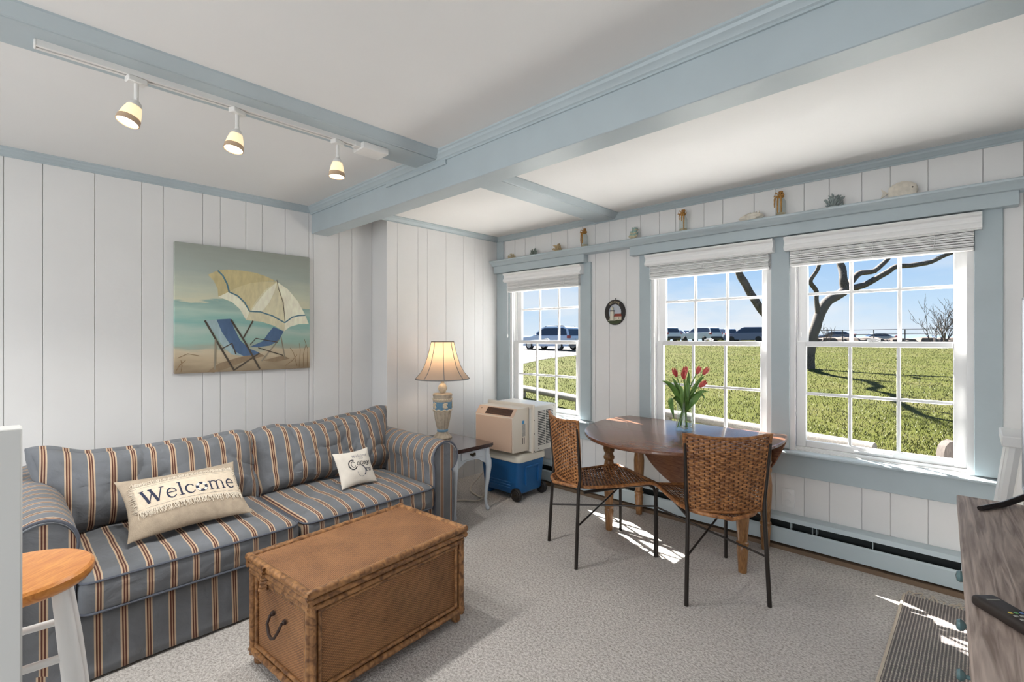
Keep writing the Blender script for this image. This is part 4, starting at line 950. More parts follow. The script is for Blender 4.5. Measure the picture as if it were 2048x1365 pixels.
# ================================================================== COOLER AND AIR CONDITIONER
mk('cooler_blue', RGB(30, 98, 160), .38); mk('cooler_white', RGB(226, 220, 206), .4); mk('wheel_black', RGB(44, 40, 38), .55)
mk('ac_beige', RGB(206, 178, 156), .5, bump=.08, bscale=300); mk('ac_cream', RGB(222, 212, 198), .42); mk('ac_white', RGB(224, 220, 212), .38); mk('vent_dark', RGB(92, 60, 46), .6); mk('label_blue', RGB(70, 140, 190), .5); mk('label_grey', RGB(170, 166, 160), .6, var=.3, vscale=160)
co = thing('wheeled_cooler', 'blue wheeled cooler with white lid under the air conditioner', 'cooler', (-2.82, 2.945, 0), .02)
m = M()
lv = [(.045, .185, .140), (.06, .20, .152), (.16, .207, .158), (.30, .218, .168), (.312, .220, .170)]
rings = [[(x, y, z) for x, y in rrect(hx, hy, .035, 5)] for z, hx, hy in lv]
m.grid(lambda i, j: Vector(rings[j][i]), len(rings[0]), len(lv), cu=True); m.face(rings[0]); m.face(rings[-1])
bmesh.ops.remove_doubles(m.bm, verts=m.bm.verts, dist=1e-5); m.build('body', 'cooler_blue', co)
m = M(); lv = [(.308, .222, .172), (.312, .228, .178), (.350, .228, .178), (.362, .224, .174), (.368, .212, .162)]
rings2 = [[(x, y, z) for x, y in rrect(hx, hy, .045, 6)] for z, hx, hy in lv]
m.grid(lambda i, j: Vector(rings2[j][i]), len(rings2[0]), len(lv), cu=True); m.face(rings2[0]); m.face(rings2[-1])
bmesh.ops.remove_doubles(m.bm, verts=m.bm.verts, dist=1e-5); m.build('lid', 'cooler_white', co)
for k_ in range(3): M().box(-.16, .12, -.160-.004*(k_*.0), -.150, .09+.022*k_, .098+.022*k_, .003).build('rib', 'cooler_blue', co)
m = M()
for y0, y1, z0, z1 in ((-.085, .085, .255, .270), (-.085, -.07, .12, .27), (.07, .085, .12, .27)): m.box(.205, .226, y0, y1, z0, z1, .004)
m.build('handle_recess', 'cooler_blue', co)
for sy in (-1, 1):
    w_ = M().lathe([(.012, -.016), (.046, -.016), (.052, -.010), (.052, .010), (.046, .016), (.034, .012), (.030, .016), (.012, .016)], 24, xf=Matrix.Translation((.185, sy*.158, .052)) @ Matrix.Rotation(PI/2, 4, 'X')).build('wheel', 'wheel_black', co)
    M().lathe([(.010, -.019), (.010, .019)], 12, xf=Matrix.Translation((.185, sy*.158, .052)) @ Matrix.Rotation(PI/2, 4, 'X')).build('hub', 'old_brass', w_)
M().box(-.19, -.15, -.13, .13, 0, .05, .006).build('foot', 'cooler_blue', co)
ac = thing('air_conditioner', 'beige window air conditioner set on the blue cooler', 'air conditioner', (-2.815, 2.945, .369), .05)
m = M(); pr = [(-.235, .030), (-.238, .308), (-.185, .372), (-.04, .372), (-.04, .024)]
M().prism(pr, -.205, .205, 'x').build('front_case', 'ac_cream', ac)
M().box(-.197, .197, -.246, -.236, .034, .302, .004).build('front_panel', 'ac_beige', ac)
sl = Matrix.Translation((0, -.2115, .340)) @ Matrix.Rotation(-math.atan2(.064, .053)+PI/2, 4, 'X')
n_ = Vector((0, -.064, .053)).normalized(); up = Vector((0, .053, .064)).normalized()
def on_slope(x, v, off): return Vector((x, -.2115, .340))+up*v+n_*off
def slope_box(m, x0, x1, v0, v1, d0, d1):
    P = [on_slope(x, v, d) for d in (d0, d1) for x, v in ((x0, v0), (x1, v0), (x1, v1), (x0, v1))]
    V = [m.bm.verts.new(p) for p in P]
    for q in ((0, 1, 2, 3), (4, 5, 6, 7), (0, 1, 5, 4), (1, 2, 6, 5), (2, 3, 7, 6), (3, 0, 4, 7)): m.bm.faces.new([V[i] for i in q])
m = M(); slope_box(m, -.205, .205, -.04, .04, -.001, .002); m.build('control_slope', 'ac_beige', ac)
m = M(); slope_box(m, -.10, .175, -.032, .030, .0015, .003); vt = m.build('air_outlet', 'vent_dark', ac)
m = M()
for k_ in range(6): slope_box(m, -.10, .175, -.030+.010*k_, -.0275+.010*k_, .003, .006)
m.build('louvers', 'wheel_black', vt)
m = M(); m.lathe([(.004, 0), (.004, .003), (0, .004)], 8, xf=Matrix.Translation(on_slope(-.165, .012, .001))); m.build('indicator', 'wheel_black', ac)
M().box(-.245, .245, -.035, .285, .008, .378, .006).build('rear_case', 'ac_white', ac)
m = M(); m.box(-.252, .252, -.045, -.022, .36, .396, .003); m.box(.232, .254, -.045, -.022, .004, .39, .003); m.box(-.254, -.232, -.045, -.022, .004, .39, .003); m.build('mounting_flange', 'ac_cream', ac)
for y0, y1 in ((.030, .125), (.135, .235)):
    M().box(.2452, .2462, y0, y1, .055, .335).build('louver_field', 'dark_gap', ac)
    m = M()
    for k_ in range(20):
        z = .060+k_*.0138; m.prism([(.2455, z), (.2520, z+.003), (.2520, z+.0085), (.2455, z+.0075)], y0, y1, 'y')
    m.build('side_louvers', 'ac_white', ac)
m = M(); 
for y, z in ((-.033, .27), (-.033, .16), (.04, .03), (.25, .36), (-.033, .02)): m.lathe([(.005, 0), (.004, .002)], 8, xf=Matrix.Translation((.2545 if y < 0 else .245, y, z)) @ Matrix.Rotation(PI/2, 4, 'Y'))
m.build('screws', 'old_brass', ac)
lb = M().box(.2051, .2056, -.125, -.085, .145, .245).build('energy_label', 'label_grey', ac)
M().box(.2057, .2060, -.128, -.098, .246, .272).build('blue_badge', 'label_blue', lb)
m = M()
for y in (-.12, -.10): m.box(.2051, .2058, y, y+.006, .085, .135)
m.build('rating_text', 'wheel_black', ac)
# white cord behind the table leg
mk('cord_white', RGB(222, 214, 200), .5)
def smooth_path(P, k=5):
    P = [Vector(p) for p in P]; Q = []
    for i in range(len(P)-1):
        a, b_, c, e_ = P[max(0, i-1)], P[i], P[i+1], P[min(len(P)-1, i+2)]
        Q += [.5*((2*b_)+(c-a)*(t/k)+(2*a-5*b_+4*c-e_)*(t/k)**2+(3*b_-a-3*c+e_)*(t/k)**3) for t in range(k)]
    return Q+[P[-1]]
m = M(); m.tube(smooth_path([(-3.05, 3.0, .30), (-3.10, 2.85, .12), (-3.08, 2.70, .03), (-2.95, 2.66, .008), (-2.85, 2.62, .03), (-2.78, 2.58, .06), (-2.74, 2.57, .10), (-2.76, 2.60, .14), (-2.80, 2.62, .12), (-2.80, 2.61, .07), (-2.84, 2.57, .015), (-2.95, 2.50, .008), (-3.1, 2.3, .008), (-3.3, 2.25, .008)]), .006, 8)
tag(m.build('power_cord', 'cord_white'), 'white power cord looping on the carpet behind the side table leg', 'cord')

# ================================================================== DINING TABLE
TX, TY = -1.36, 3.01; ax, ay = .575, .72; hg = 2.743-TY; bk = 3.262-TY
dt = thing('dining_table', 'oval drop-leaf wooden table in front of the windows', 'table', (TX, TY, 0))
def ell(y0, y1, n=28):
    R_ = [(ax*math.sqrt(max(0, 1-(y/ay)**2)), y) for y in [y0+(y1-y0)*(.5-.5*math.cos(PI*i/n)) for i in range(n+1)]]
    return R_+[(-x, y) for x, y in R_[::-1]]
def board(nm, poly, z0, z1, xf=None):
    poly = [p for i, p in enumerate(poly) if i == 0 or (abs(p[0]-poly[i-1][0])+abs(p[1]-poly[i-1][1])) > 1e-4]
    if abs(poly[0][0]-poly[-1][0])+abs(poly[0][1]-poly[-1][1]) < 1e-4: poly.pop()
    cx = sum(p[0] for p in poly)/len(poly); cy = sum(p[1] for p in poly)/len(poly); m = M(); L_ = []
    for k_, z in ((-.006, z0), (0, z0+.006), (0, z1-.006), (-.003, z1-.002), (-.009, z1)):
        L_.append([m.bm.verts.new((Vector((x+(k_*(x-cx)/max(.01, math.hypot(x-cx, y-cy))), y+(k_*(y-cy)/max(.01, math.hypot(x-cx, y-cy)) if abs(y-hg) > .003 else 0), z)))) for x, y in poly])
    for A, B in zip(L_, L_[1:]):
        for i in range(len(poly)): m.bm.faces.new((A[i], A[(i+1) % len(poly)], B[(i+1) % len(poly)], B[i]))
    m.bm.faces.new(L_[0][::-1]); m.bm.faces.new(L_[-1])
    if xf is not None:
        for v in m.bm.verts: v.co = xf @ v.co
    return m.build(nm, 'table_wood', dt, angle=35)
board('table_top', ell(hg+.001, bk), .692, .715); board('front_leaf', ell(-ay+1e-4, hg-.001), .692, .715)
board('hanging_leaf', ell(bk+.001, ay-1e-4), -.011, .011, Matrix.Translation((0, bk+.012, .69+bk)) @ Matrix.Rotation(-PI/2, 4, 'X'))
lx, ly0, ly1 = .43, -.195, .21
for y in (ly0, ly1): M().box(-lx, lx, y-.010, y+.010, .60, .692).build('apron', 'leg_wood', dt)
for s_ in (-1, 1): M().box(s_*lx-.010, s_*lx+.010, ly0, ly1, .60, .692).build('apron', 'leg_wood', dt)
prof = [(r_*1.22, z_) for r_, z_ in [(.013, 0), (.018, .004), (.020, .05), (.023, .10), (.0255, .135), (.022, .15), (.027, .158), (.027, .170), (.021, .178), (.022, .20), (.026, .26), (.030, .34), (.031, .40), (.027, .45), (.023, .475), (.029, .485), (.030, .50), (.024, .512), (.022, .525), (.029, .535), (.029, .548)]]
for s_ in (-1, 1):
    for y in (ly0, ly1):
        m = M(); m.lathe(prof, 20, (s_*lx, y, 0)); m.box(s_*lx-.028, s_*lx+.028, y-.028, y+.028, .545, .692, .003); m.build('leg', 'leg_wood', dt)
# gate-leg support under the raised front leaf
M().box(-.03, .03, ly0-.26, ly0, .655, .69, .003).build('leaf_support', 'leg_wood', dt)

# ================================================================== WICKER CHAIRS
wood('wicker', RGB(112, 66, 34), RGB(190, 132, 80), .46, 22, (2, 2, 2), dist=.5); mk('wicker_core', RGB(70, 40, 22), .7)
ch = thing('wicker_chair', '', 'chair', (0, 0, 0), 0, 'wicker dining chairs')
def BS(s_, t, off=0):     # back: s across -1..1, t up 0..1
    hw = .178+.032*t; z = .455+(.362+.018*s_*s_)*t
    y = -.222-.035*t-.038*(1-s_*s_)
    return Vector((s_*hw, y+off*.96, z))
def SW(y):                # seat half width
    if y > -.08: return .190+.030*min(1, (y+.08)/.34)
    return .190*math.sqrt(max(0, 1-((y+.08)/.235)**2))
def SS(s_, y, off=0):
    z = .440-.016*math.cos(min(1, max(-1, (y+.02)/.28))*PI/2)*(1-s_*s_*.5)+.010*s_*s_
    if y > .17: z -= 1.9*(y-.17)**2
    return Vector((s_*SW(y), y, z+off))
def weave(Sf, rows, stakes, tv, amp, rw):
    """rows of ribbon going over and under stakes; tv(i) -> row parameter"""
    m = M(); ns = stakes*4
    for i in range(rows):
        t = tv(i+.5); dt_ = (tv(1)-tv(0))*.5*rw
        def f(a, b, t=t, i=i):
            s_ = -1+2*a/ns; w = amp*math.cos(PI*(a/4-.5)+PI*i)*(abs(s_) < .999)
            q = [(0, .0016), (1, 0), (0, -.0016), (-1, 0)][b]
            return Sf(s_, t+q[0]*dt_, w+q[1])
        m.grid(f, ns+1, 4, cv=True)
    return m
m = weave(BS, 36, 17, lambda i: i/36, .0034, .92); m.build('back_weave', 'wicker', ch, angle=80)['kind'] = 'stuff'
m = M()
for k_ in range(17):
    s_ = -1+2*(k_+.5)/17; m.tube([BS(s_, t/8) for t in range(9)], .0022, 5)
m.build('back_stakes', 'wicker_core', ch)['kind'] = 'stuff'
m = M(); m.tube([BS(-1, t/6) for t in range(7)]+[BS(-1+2*k_/16, 1.0) for k_ in range(1, 16)]+[BS(1, 1-t/6) for t in range(7)], .0085, 8); m.tube([BS(-1+2*k_/16, 0) for k_ in range(17)], .008, 8); m.build('back_rim', 'wicker', ch)
ys = lambda i: -.300+.560*i/52
m = weave(SS, 52, 15, ys, .0032, .92); m.build('seat_weave', 'wicker', ch, angle=80)['kind'] = 'stuff'
m = M()
for k_ in range(15):
    s_ = -1+2*(k_+.5)/15; m.tube([SS(s_, -.30+.56*t/14) for t in range(15)], .0022, 5)
m.build('seat_stakes', 'wicker_core', ch)['kind'] = 'stuff'
m = M(); yy_ = [.262-.56*k_/22 for k_ in range(23)]
m.tube([SS(-1, y) for y in yy_]+[SS(0, -.312)]+[SS(1, y) for y in yy_[::-1]], .010, 8, closed=True); m.build('seat_rim', 'wicker', ch)
for s_ in (-1, 1):
    M().tube([(s_*.200, -.262, 0), (s_*.186, -.240, .44), (s_*.190, -.232, .50), (s_*.206, -.258, .79)], [.0105, .010, .009, .007], 10).build('rear_leg', 'black_metal', ch)
    M().tube([(s_*.208, .262, 0), (s_*.206, .258, .36), (s_*.200, .245, .41), (s_*.190, .215, .428), (s_*.180, .12, .428), (s_*.175, -.20, .418)], [.0095]*6, 10).build('front_leg', 'black_metal', ch)
    M().tube([(s_*.195, -.252, .235), (-s_*.206, .258, .30)], .0055, 8).build('cross_brace', 'black_metal', ch)
ch['label'] = 'wicker chair with its back to the camera at the right of the table'
ch.location = (-1.041, 2.605, 0); ch.rotation_euler[2] = .742
c2 = copy_tree(ch); c2.location = (-1.672, 2.535, 0); c2.rotation_euler[2] = -.495
c2['label'] = 'wicker chair seen from the side, between the cooler and the table'

# ================================================================== VASE WITH TULIPS
mk('tulip_red', RGB(186, 62, 62), .5, col2=RGB(216, 104, 96), vscale=30, stretch=(1, 1, .3)); mk('leaf_green', RGB(72, 112, 44), .45, col2=RGB(112, 150, 70), vscale=18); mk('stem_green', RGB(110, 148, 70), .5); mk('pebble', RGB(206, 206, 204), .4)
VX, VY, VZ = -1.325, 2.965, .7155
va = thing('glass_vase', 'clear glass vase on the dining table', 'vase', (VX, VY, VZ))
M().lathe([(0, 0), (.054, 0), (.057, .004), (.056, .03), (.050, .08), (.046, .11), (.049, .15), (.057, .190), (.0545, .190), (.0465, .15), (.0435, .11), (.0475, .08), (.0535, .03), (.052, .010), (0, .008)], 32).build('glass', 'vase_glass', va)
bq = thing('tulip_bouquet', 'bunch of red tulips with green leaves in the glass vase', 'flowers', (VX, VY, VZ))
rr_ = Vector((math.cos(YAW), math.sin(YAW), 0)); dd_ = Vector((-math.sin(YAW), math.cos(YAW), 0))
R = random.Random(12)
for i, (lt, z, dp) in enumerate(((-.063, 1.093, -.02), (-.025, 1.079, -.05), (.008, 1.086, .03), (.081, 1.105, .02), (.112, 1.104, -.01), (.069, 1.031, -.06), (.022, 1.10, .06))):
    tp = rr_*lt+dd_*dp+Vector((0, 0, z-VZ-.030)); b0 = rr_*(-lt*.25+R.uniform(-.02, .02))+dd_*(-dp*.3)+Vector((0, 0, .02)); mid = (tp*.30+b0*.70); mid.z = .19; 
    if Vector((mid.x, mid.y)).length > .035: q_ = Vector((mid.x, mid.y)).normalized()*.035; mid.x, mid.y = q_.x, q_.y
    P = [b0, b0.lerp(mid, .5), mid, mid.lerp(tp, .55)+Vector((0, 0, .012)), tp]
    tl = M().tube(P, [.004, .0042, .0042, .004, .0036], 7).build('tulip_stem', 'stem_green', bq)
    m = M(); ax_ = (P[-1]-P[-2]).normalized(); q_ = ax_.to_track_quat('Z', 'Y').to_matrix().to_4x4()
    for k_ in range(6):
        a = 2*PI*k_/6+.3*i; ou = 1.0 if k_ % 2 else .86
        def f(u, v):
            s_ = -1+2*u/6; t = v/8; w = .0185*math.sin(PI*min(1, .12+t*.88))**.8*(1-.35*t); rad = ou*(.0165*math.sin(PI*(.10+.72*t))**.7)
            an = a+s_*w/.0165*.75
            return Vector((rad*math.cos(an), rad*math.sin(an), .060*t-.004+.004*(ou-1)))
        m.grid(f, 7, 9)
    for v in m.bm.verts: v.co = tp+(q_ @ v.co)
    m.build('tulip_head', 'tulip_red', tl)
def leaf(P, w, tw=0):
    m = M(); n = 12; P = [Vector(p) for p in P]
    def bez(t): 
        a, b, c, d = P; s_ = 1-t; return a*s_**3+b*3*t*s_*s_+c*3*t*t*s_+d*t**3
    def f(i, j):
        t = i/n; p = bez(t); d_ = (bez(min(1, t+.02))-bez(max(0, t-.02))).normalized(); side = d_.cross(Vector((0, 0, 1)))
        if side.length < .05: side = rr_.copy()
        side.normalize(); side = Matrix.Rotation(tw, 3, d_) @ side; nn_ = side.cross(d_); s_ = -1+j*.5; ww = w*math.sin(PI*min(1, .15+.85*t))**.8
        return p+side*s_*ww+nn_*ww*.5*s_*s_
    m.grid(f, n+1, 5); o = m.build('leaf', 'leaf_green', bq); sd = o.modifiers.new('thick', 'SOLIDIFY'); sd.thickness = .0012; return o
def LP(lt, z, dp): return rr_*lt+dd_*dp+Vector((0, 0, z))
for pts, w, tw in (
    ((LP(-.01, .12, 0), LP(-.05, .24, 0), LP(-.09, .30, -.01), LP(-.15, .315, -.01)), .020, .9),
    ((LP(-.02, .13, 0), LP(-.07, .26, .02), LP(-.12, .20, -.03), LP(-.085, .08, -.05)), .020, .4),
    ((LP(0, .12, 0), LP(-.03, .22, .02), LP(-.04, .28, .02), LP(-.075, .34, .03)), .016, 1.2),
    ((LP(.01, .12, -.01), LP(.02, .22, -.03), LP(.02, .27, -.04), LP(-.01, .32, -.05)), .022, 1.3),
    ((LP(.01, .13, 0), LP(.05, .22, -.01), LP(.09, .27, -.02), LP(.12, .19, -.03)), .016, .6),
    ((LP(.01, .13, 0), LP(.06, .24, 0), LP(.10, .25, .01), LP(.16, .245, .01)), .013, .9),
    ((LP(.01, .12, .01), LP(.05, .25, .02), LP(.08, .31, .02), LP(.14, .345, .03)), .014, 1.0),
    ((LP(0, .12, .01), LP(.02, .24, .03), LP(.03, .31, .03), LP(.035, .37, .03)), .016, 1.4),
    ((LP(0, .12, -.02), LP(.02, .18, -.05), LP(.05, .21, -.05), LP(.09, .25, -.05)), .020, 1.1),
    ((LP(-.01, .12, -.02), LP(-.03, .2, -.05), LP(-.03, .24, -.06), LP(-.05, .29, -.06)), .018, 1.2)):
    leaf(pts, w, tw)
for i in range(16):
    a = R.uniform(0, 2*PI); q_ = R.uniform(0, .040); s_ = R.uniform(.007, .011)
    o = M().lathe([(0, -s_*.7), (s_*.8, -s_*.4), (s_, 0), (s_*.8, s_*.4), (0, s_*.7)], 8, (q_*math.cos(a), q_*math.sin(a), .017+.010*(i % 2))).build('pebble', 'pebble', va)

# ================================================================== STOOL, DRESSER, TELEVISION, RUG
sl_ = thing('bar_stool', 'white bar stool with a round orange wood seat beside the half wall', 'stool', (-1.764, .003, 0), .72)
M().lathe([(0, .664), (.140, .664), (.154, .668), (.160, .676), (.163, .684), (.161, .694), (.154, .700), (.10, .702), (0, .702)], 48).build('seat', 'orange_wood', sl_)
A4 = [PI/4*0+PI/2*k_ for k_ in range(4)]
for a in A4: M().tube([(.130*math.cos(a), .130*math.sin(a), .668), (.165*math.cos(a), .165*math.sin(a), .44), (.235*math.cos(a), .235*math.sin(a), 0)], [.017, .0215, .015], 14).build('leg', 'white_gloss', sl_)
for i, a in enumerate(A4):
    b_ = A4[(i+1) % 4]; z = .50 if i % 2 else .46; r_ = .235-.107*z/.67
    M().tube([(r_*math.cos(a), r_*math.sin(a), z), (r_*math.cos(b_), r_*math.sin(b_), z)], .010, 10).build('stretcher', 'white_gloss', sl_)

mk('knob_teal', RGB(96, 128, 132), .15, coat=.5); mk('tv_black', RGB(14, 14, 16), .06, spec=.6); mk('tv_bezel', RGB(196, 196, 198), .2, metal=.6); mk('foot_black', RGB(34, 26, 24), .3); mk('rubber_black', RGB(46, 38, 34), .5); mk('key_grey', RGB(150, 148, 140), .5); mk('key_yellow', RGB(190, 170, 70), .5); mk('key_green', RGB(90, 150, 90), .5); mk('key_blue', RGB(90, 120, 170), .5)
dz = thing('dresser', 'weathered grey-brown wooden dresser at the right edge', 'dresser', (.245, 1.43, .009), .035)
dx0, dx1, dy0, dy1 = -.262, .27, -.83, .80
for x0, x1 in ((dx0, dx0+.17), (dx0+.172, dx0+.36), (dx0+.362, dx1)):
    M().box(x0, x1, dy0, dy1, .732, .762, .003).build('top_plank', 'grey_wood', dz)
M().box(dx0+.044, dx1-.01, dy0+.02, dy1-.02, .08, .732, .003).build('carcass', 'grey_wood', dz)
for z0, z1 in ((.49, .70), (.33, .48), (.12, .32)):
    for y0, y1 in ((dy0+.04, -.03), (.03, dy1-.04)):
        d_ = M().box(dx0+.030, dx0+.0445, y0, y1, z0+.005, z1-.005, .003).build('drawer_front', 'grey_wood', dz)
        for q in ((.80,) if y0 > 0 else (.20,)):
            zc = {.49: .555, .33: .405, .12: .25}[z0]
            M().lathe([(.006, 0), (.006, .012), (.015, .018), (.018, .026), (.014, .034), (0, .037)], 16, xf=Matrix.Translation((dx0+.031, y0+(y1-y0)*q, zc)) @ Matrix.Rotation(-PI/2, 4, 'Y')).build('knob', 'knob_teal', d_)
for x in (dx0+.06, dx1-.04):
    for y in (dy0+.05, dy1-.05): M().box(x-.025, x+.025, y-.025, y+.025, 0, .085, .003).build('foot', 'grey_wood', dz)
tv = thing('television', 'flat television with silver rim standing on the dresser', 'television', (.115, 1.80, .771), .0)
M().box(.004, .035, -.50, .50, .04, .655, .004).build('housing', 'foot_black', tv)
m = M()
for y0, y1, z0, z1 in ((-.503, .503, .655, .661), (-.503, .503, .034, .040), (.497, .503, .034, .661), (-.503, -.497, .034, .661)): m.box(-.004, .03, y0, y1, z0, z1, .001)
m.build('bezel', 'tv_bezel', tv); M().box(-.001, .004, -.497, .497, .04, .655).build('screen', 'tv_black', tv)
for y, q in ((-.29, .2), (.40, 1)):
    m = M(); m.tube([(-.105*q, y-.14, .007), (-.05*q, y-.05, .010), (.015, y, .045), (.07, y+.05, .010), (.12, y+.14, .007)], [.007, .009, .010, .009, .007], 8); m.build('stand_foot', 'foot_black', tv)
rc = thing('remote_control', 'dark remote control lying on the dresser', 'remote', (.073, 1.265, .771), .0)
rc.rotation_euler[2] = math.atan2(-.76, .65)
m = M(); m.rbox((0, 0, .011), (.098, .0235, .011), .009, (8, 4, 2)); m.build('body', 'rubber_black', rc)
for k_, nm in enumerate(('key_yellow', 'key_green', 'key_blue')): M().box(-.030, -.024, -.014+.010*k_, -.008+.010*k_, .021, .0235, .001).build('colour_key', nm, rc)
km = None
for i in range(8):
    for j in range(3):
        if km is None: o = M().box(-.003, .003, -.0035, .0035, 0, .003, .001).build('key', 'key_grey', rc); km = o.data
        else: o = link('key', km, rc)
        o.location = (-.016+.012*i, -.011+.011*j, .0205)
M().box(-.074, -.071, -.012, .012, .0215, .0228).build('brand_mark', 'key_grey', rc)
# woven rug with a fringe
def rug_mat():
    m = bpy.data.materials.new('rug_weave'); m.use_nodes = True; n = m.node_tree.nodes; l = m.node_tree.links; b = n['Principled BSDF']; b.inputs['Roughness'].default_value = .95
    t = n.new('ShaderNodeTexCoord'); s = n.new('ShaderNodeSeparateXYZ'); l.new(t.outputs['Object'], s.inputs[0])
    def op(o_, a, bb=None):
        k = n.new('ShaderNodeMath'); k.operation = o_
        for i, q in enumerate((a, bb)):
            if q is None: continue
            if isinstance(q, (int, float)): k.inputs[i].default_value = q
            else: l.new(q, k.inputs[i])
        return k.outputs[0]
    a = op('SINE', op('MULTIPLY', s.outputs['X'], 2*PI/.0115)); c = op('SINE', op('MULTIPLY', s.outputs['Y'], 2*PI/.009)); g = op('MULTIPLY', a, c)
    v = op('ADD', op('ADD', op('MULTIPLY', a, .45), op('MULTIPLY', g, .35)), .0)
    r = n.new('ShaderNodeValToRGB'); r.color_ramp.elements[0].position = .0; r.color_ramp.elements[1].position = .5; r.color_ramp.elements[0].color = RGB(128, 120, 118); r.color_ramp.elements[1].color = RGB(222, 210, 198); l.new(v, r.inputs[0]); l.new(r.outputs[0], b.inputs['Base Color'])
    bp = n.new('ShaderNodeBump'); bp.inputs['Strength'].default_value = .8; bp.inputs['Distance'].default_value = .004; l.new(g, bp.inputs['Height']); l.new(bp.outputs[0], b.inputs['Normal']); MT['rug_weave'] = m
rug_mat(); mk('rug_fringe', RGB(206, 192, 174), .95)
rg = thing('woven_rug', 'grey flat-woven rug with a fringed end beside the dresser', 'rug', (.1325, 2.20, 0), -.008)
M().box(-.3975, .3975, -.95, .935, 0.0, .009, .003).build('woven_field', 'rug_weave', rg)
m = M(); m.tube([(-.3975, -.95+1.88*i/40, .006+.001*(i % 2)) for i in range(41)], .0065, 6); m.tube([(.3975, -.95+1.88*i/40, .006) for i in range(41)], .0065, 6); m.build('edge_binding', 'rug_fringe', rg)
m = M(); R = random.Random(5)
for i in range(46):
    x = -.39+.78*i/45; dx = R.uniform(-.03, .03); dy = R.uniform(.035, .075)
    m.tube([(x, .93, .006), (x+dx*.3, .93+dy*.4, .010), (x+dx, .93+dy, .004), (x+dx+R.uniform(-.02, .02), .93+dy*1.2, .004)], [.003, .0028, .002, .001], 5)
m.build('fringe', 'rug_fringe', rg)['kind'] = 'stuff'
# white stool beyond the dresser
ws = thing('plant_stool', 'white wooden stool behind the television by the rightmost window', 'stool', (.262, 2.90, .009))
M().box(-.185, .185, -.14, .14, .856, .898, .004).build('seat', 'white_gloss', ws)
for sx in (-1, 1):
    for sy in (-1, 1): M().tube([(sx*.145, sy*.10, .86), (sx*.195, sy*.125, .45), (sx*.225, sy*.15, 0)], [.024, .022, .020], 8).build('leg', 'white_gloss', ws)
    M().tube([(sx*.20, -.13, .40), (sx*.20, .13, .40)], .012, 8).build('rung', 'white_gloss', ws)
for sy in (-1, 1): M().tube([(-.215, sy*.14, .25), (.215, sy*.14, .25)], .012, 8).build('rung', 'white_gloss', ws)
# panel housing added around the ceiling fill light, unseen behind the camera
kf = thing('fill_panel', 'added white fill light panel, unseen behind the camera', 'lamp', (-2.55, -1.65, CZ))
m = M()
for x0, x1, y0, y1 in ((-.93, .93, -.48, -.46), (-.93, .93, .46, .48), (-.93, -.91, -.48, .48), (.91, .93, -.48, .48)): m.box(x0, x1, y0, y1, -.075, 0)
m.build('frame', 'white_gloss', kf); M().box(-.92, .92, -.47, .47, -.02, 0).build('reflector', 'white_gloss', kf)

# ================================================================== OUTSIDE
FV = Vector((-math.sin(YAW), math.cos(YAW), 0)); RV = Vector((math.cos(YAW), math.sin(YAW), 0))
def gz(x, y):            # the lawn climbs gently away from the house
    d = x*FV.x+y*FV.y
    z = -.35+.022*min(d, 62)
    if d > 62: z -= .05*(d-62)
    return z
def site(u, v):          # ground point seen at a photo position
    b = -(v-677)/965; d = (-.35-1.3)/(b-.022); p = FV*d+RV*((u-1024)/965*d); return Vector((p.x, p.y, gz(p.x, p.y)))
m = bpy.data.materials.new('lawn'); m.use_nodes = True; n = m.node_tree.nodes; l = m.node_tree.links; b = n['Principled BSDF']; b.inputs['Roughness'].default_value = .95; b.inputs['Specular IOR Level'].default_value = .05
t = n.new('ShaderNodeTexCoord')
def nz_(sc, de=4):
    x = n.new('ShaderNodeTexNoise'); x.inputs['Scale'].default_value = sc; x.inputs['Detail'].default_value = de; l.new(t.outputs['Object'], x.inputs['Vector']); return x
a1 = nz_(.5); a2 = nz_(9, 6)
r = n.new('ShaderNodeValToRGB'); E_ = r.color_ramp.elements; E_[0].position = .25; E_[0].color = (.019, .024, .0033, 1); E_[1].position = .8; E_[1].color = (.068, .058, .024, 1); q = E_.new(.5); q.color = (.044, .048, .008, 1)
ad = n.new('ShaderNodeMath'); ad.operation = 'MULTIPLY_ADD'; ad.inputs[1].default_value = .55; l.new(a1.outputs['Fac'], ad.inputs[0]); sb_ = n.new('ShaderNodeMath'); sb_.operation = 'MULTIPLY'; sb_.inputs[1].default_value = .5; l.new(a2.outputs['Fac'], sb_.inputs[0]); l.new(sb_.outputs[0], ad.inputs[2]); l.new(ad.outputs[0], r.inputs[0]); l.new(r.outputs[0], b.inputs['Base Color'])
bp = n.new('ShaderNodeBump'); bp.inputs['Strength'].default_value = .25; bp.inputs['Distance'].default_value = .05; a3 = nz_(22, 5); l.new(a3.outputs['Fac'], bp.inputs['Height']); l.new(bp.outputs[0], b.inputs['Normal']); MT['lawn'] = m
m = M()
ds = [1.2, 3, 6, 10, 16, 24, 34, 46, 58, 62, 70, 90]; n_l = 34
def gr(i, j):
    d = ds[i]; lt = -40+130*j/n_l; p = FV*d+RV*lt; return Vector((p.x, max(p.y, WY+.17), gz(p.x, max(p.y, WY+.17))))
m.grid(gr, len(ds), n_l+1)
struct(m.build('ground_lawn', 'lawn'), 'sunny green lawn outside the windows')
mk('bounce_pale', (.80, .79, .765, 1), .95, var=.12, vscale=30, bump=.4, bscale=60)  # pale strip added below the sills, unseen, to bounce sun onto the ceiling
m = M(); m.grid(lambda i, j: Vector((-6+1.0*i, WY+.16+2.75*j/4, gz(-6+1.0*i, WY+.16+2.75*j/4)+.03)), 13, 5)
struct(m.build('ground_bounce', 'bounce_pale'), 'added pale strip outside that bounces sunlight indoors, unseen')
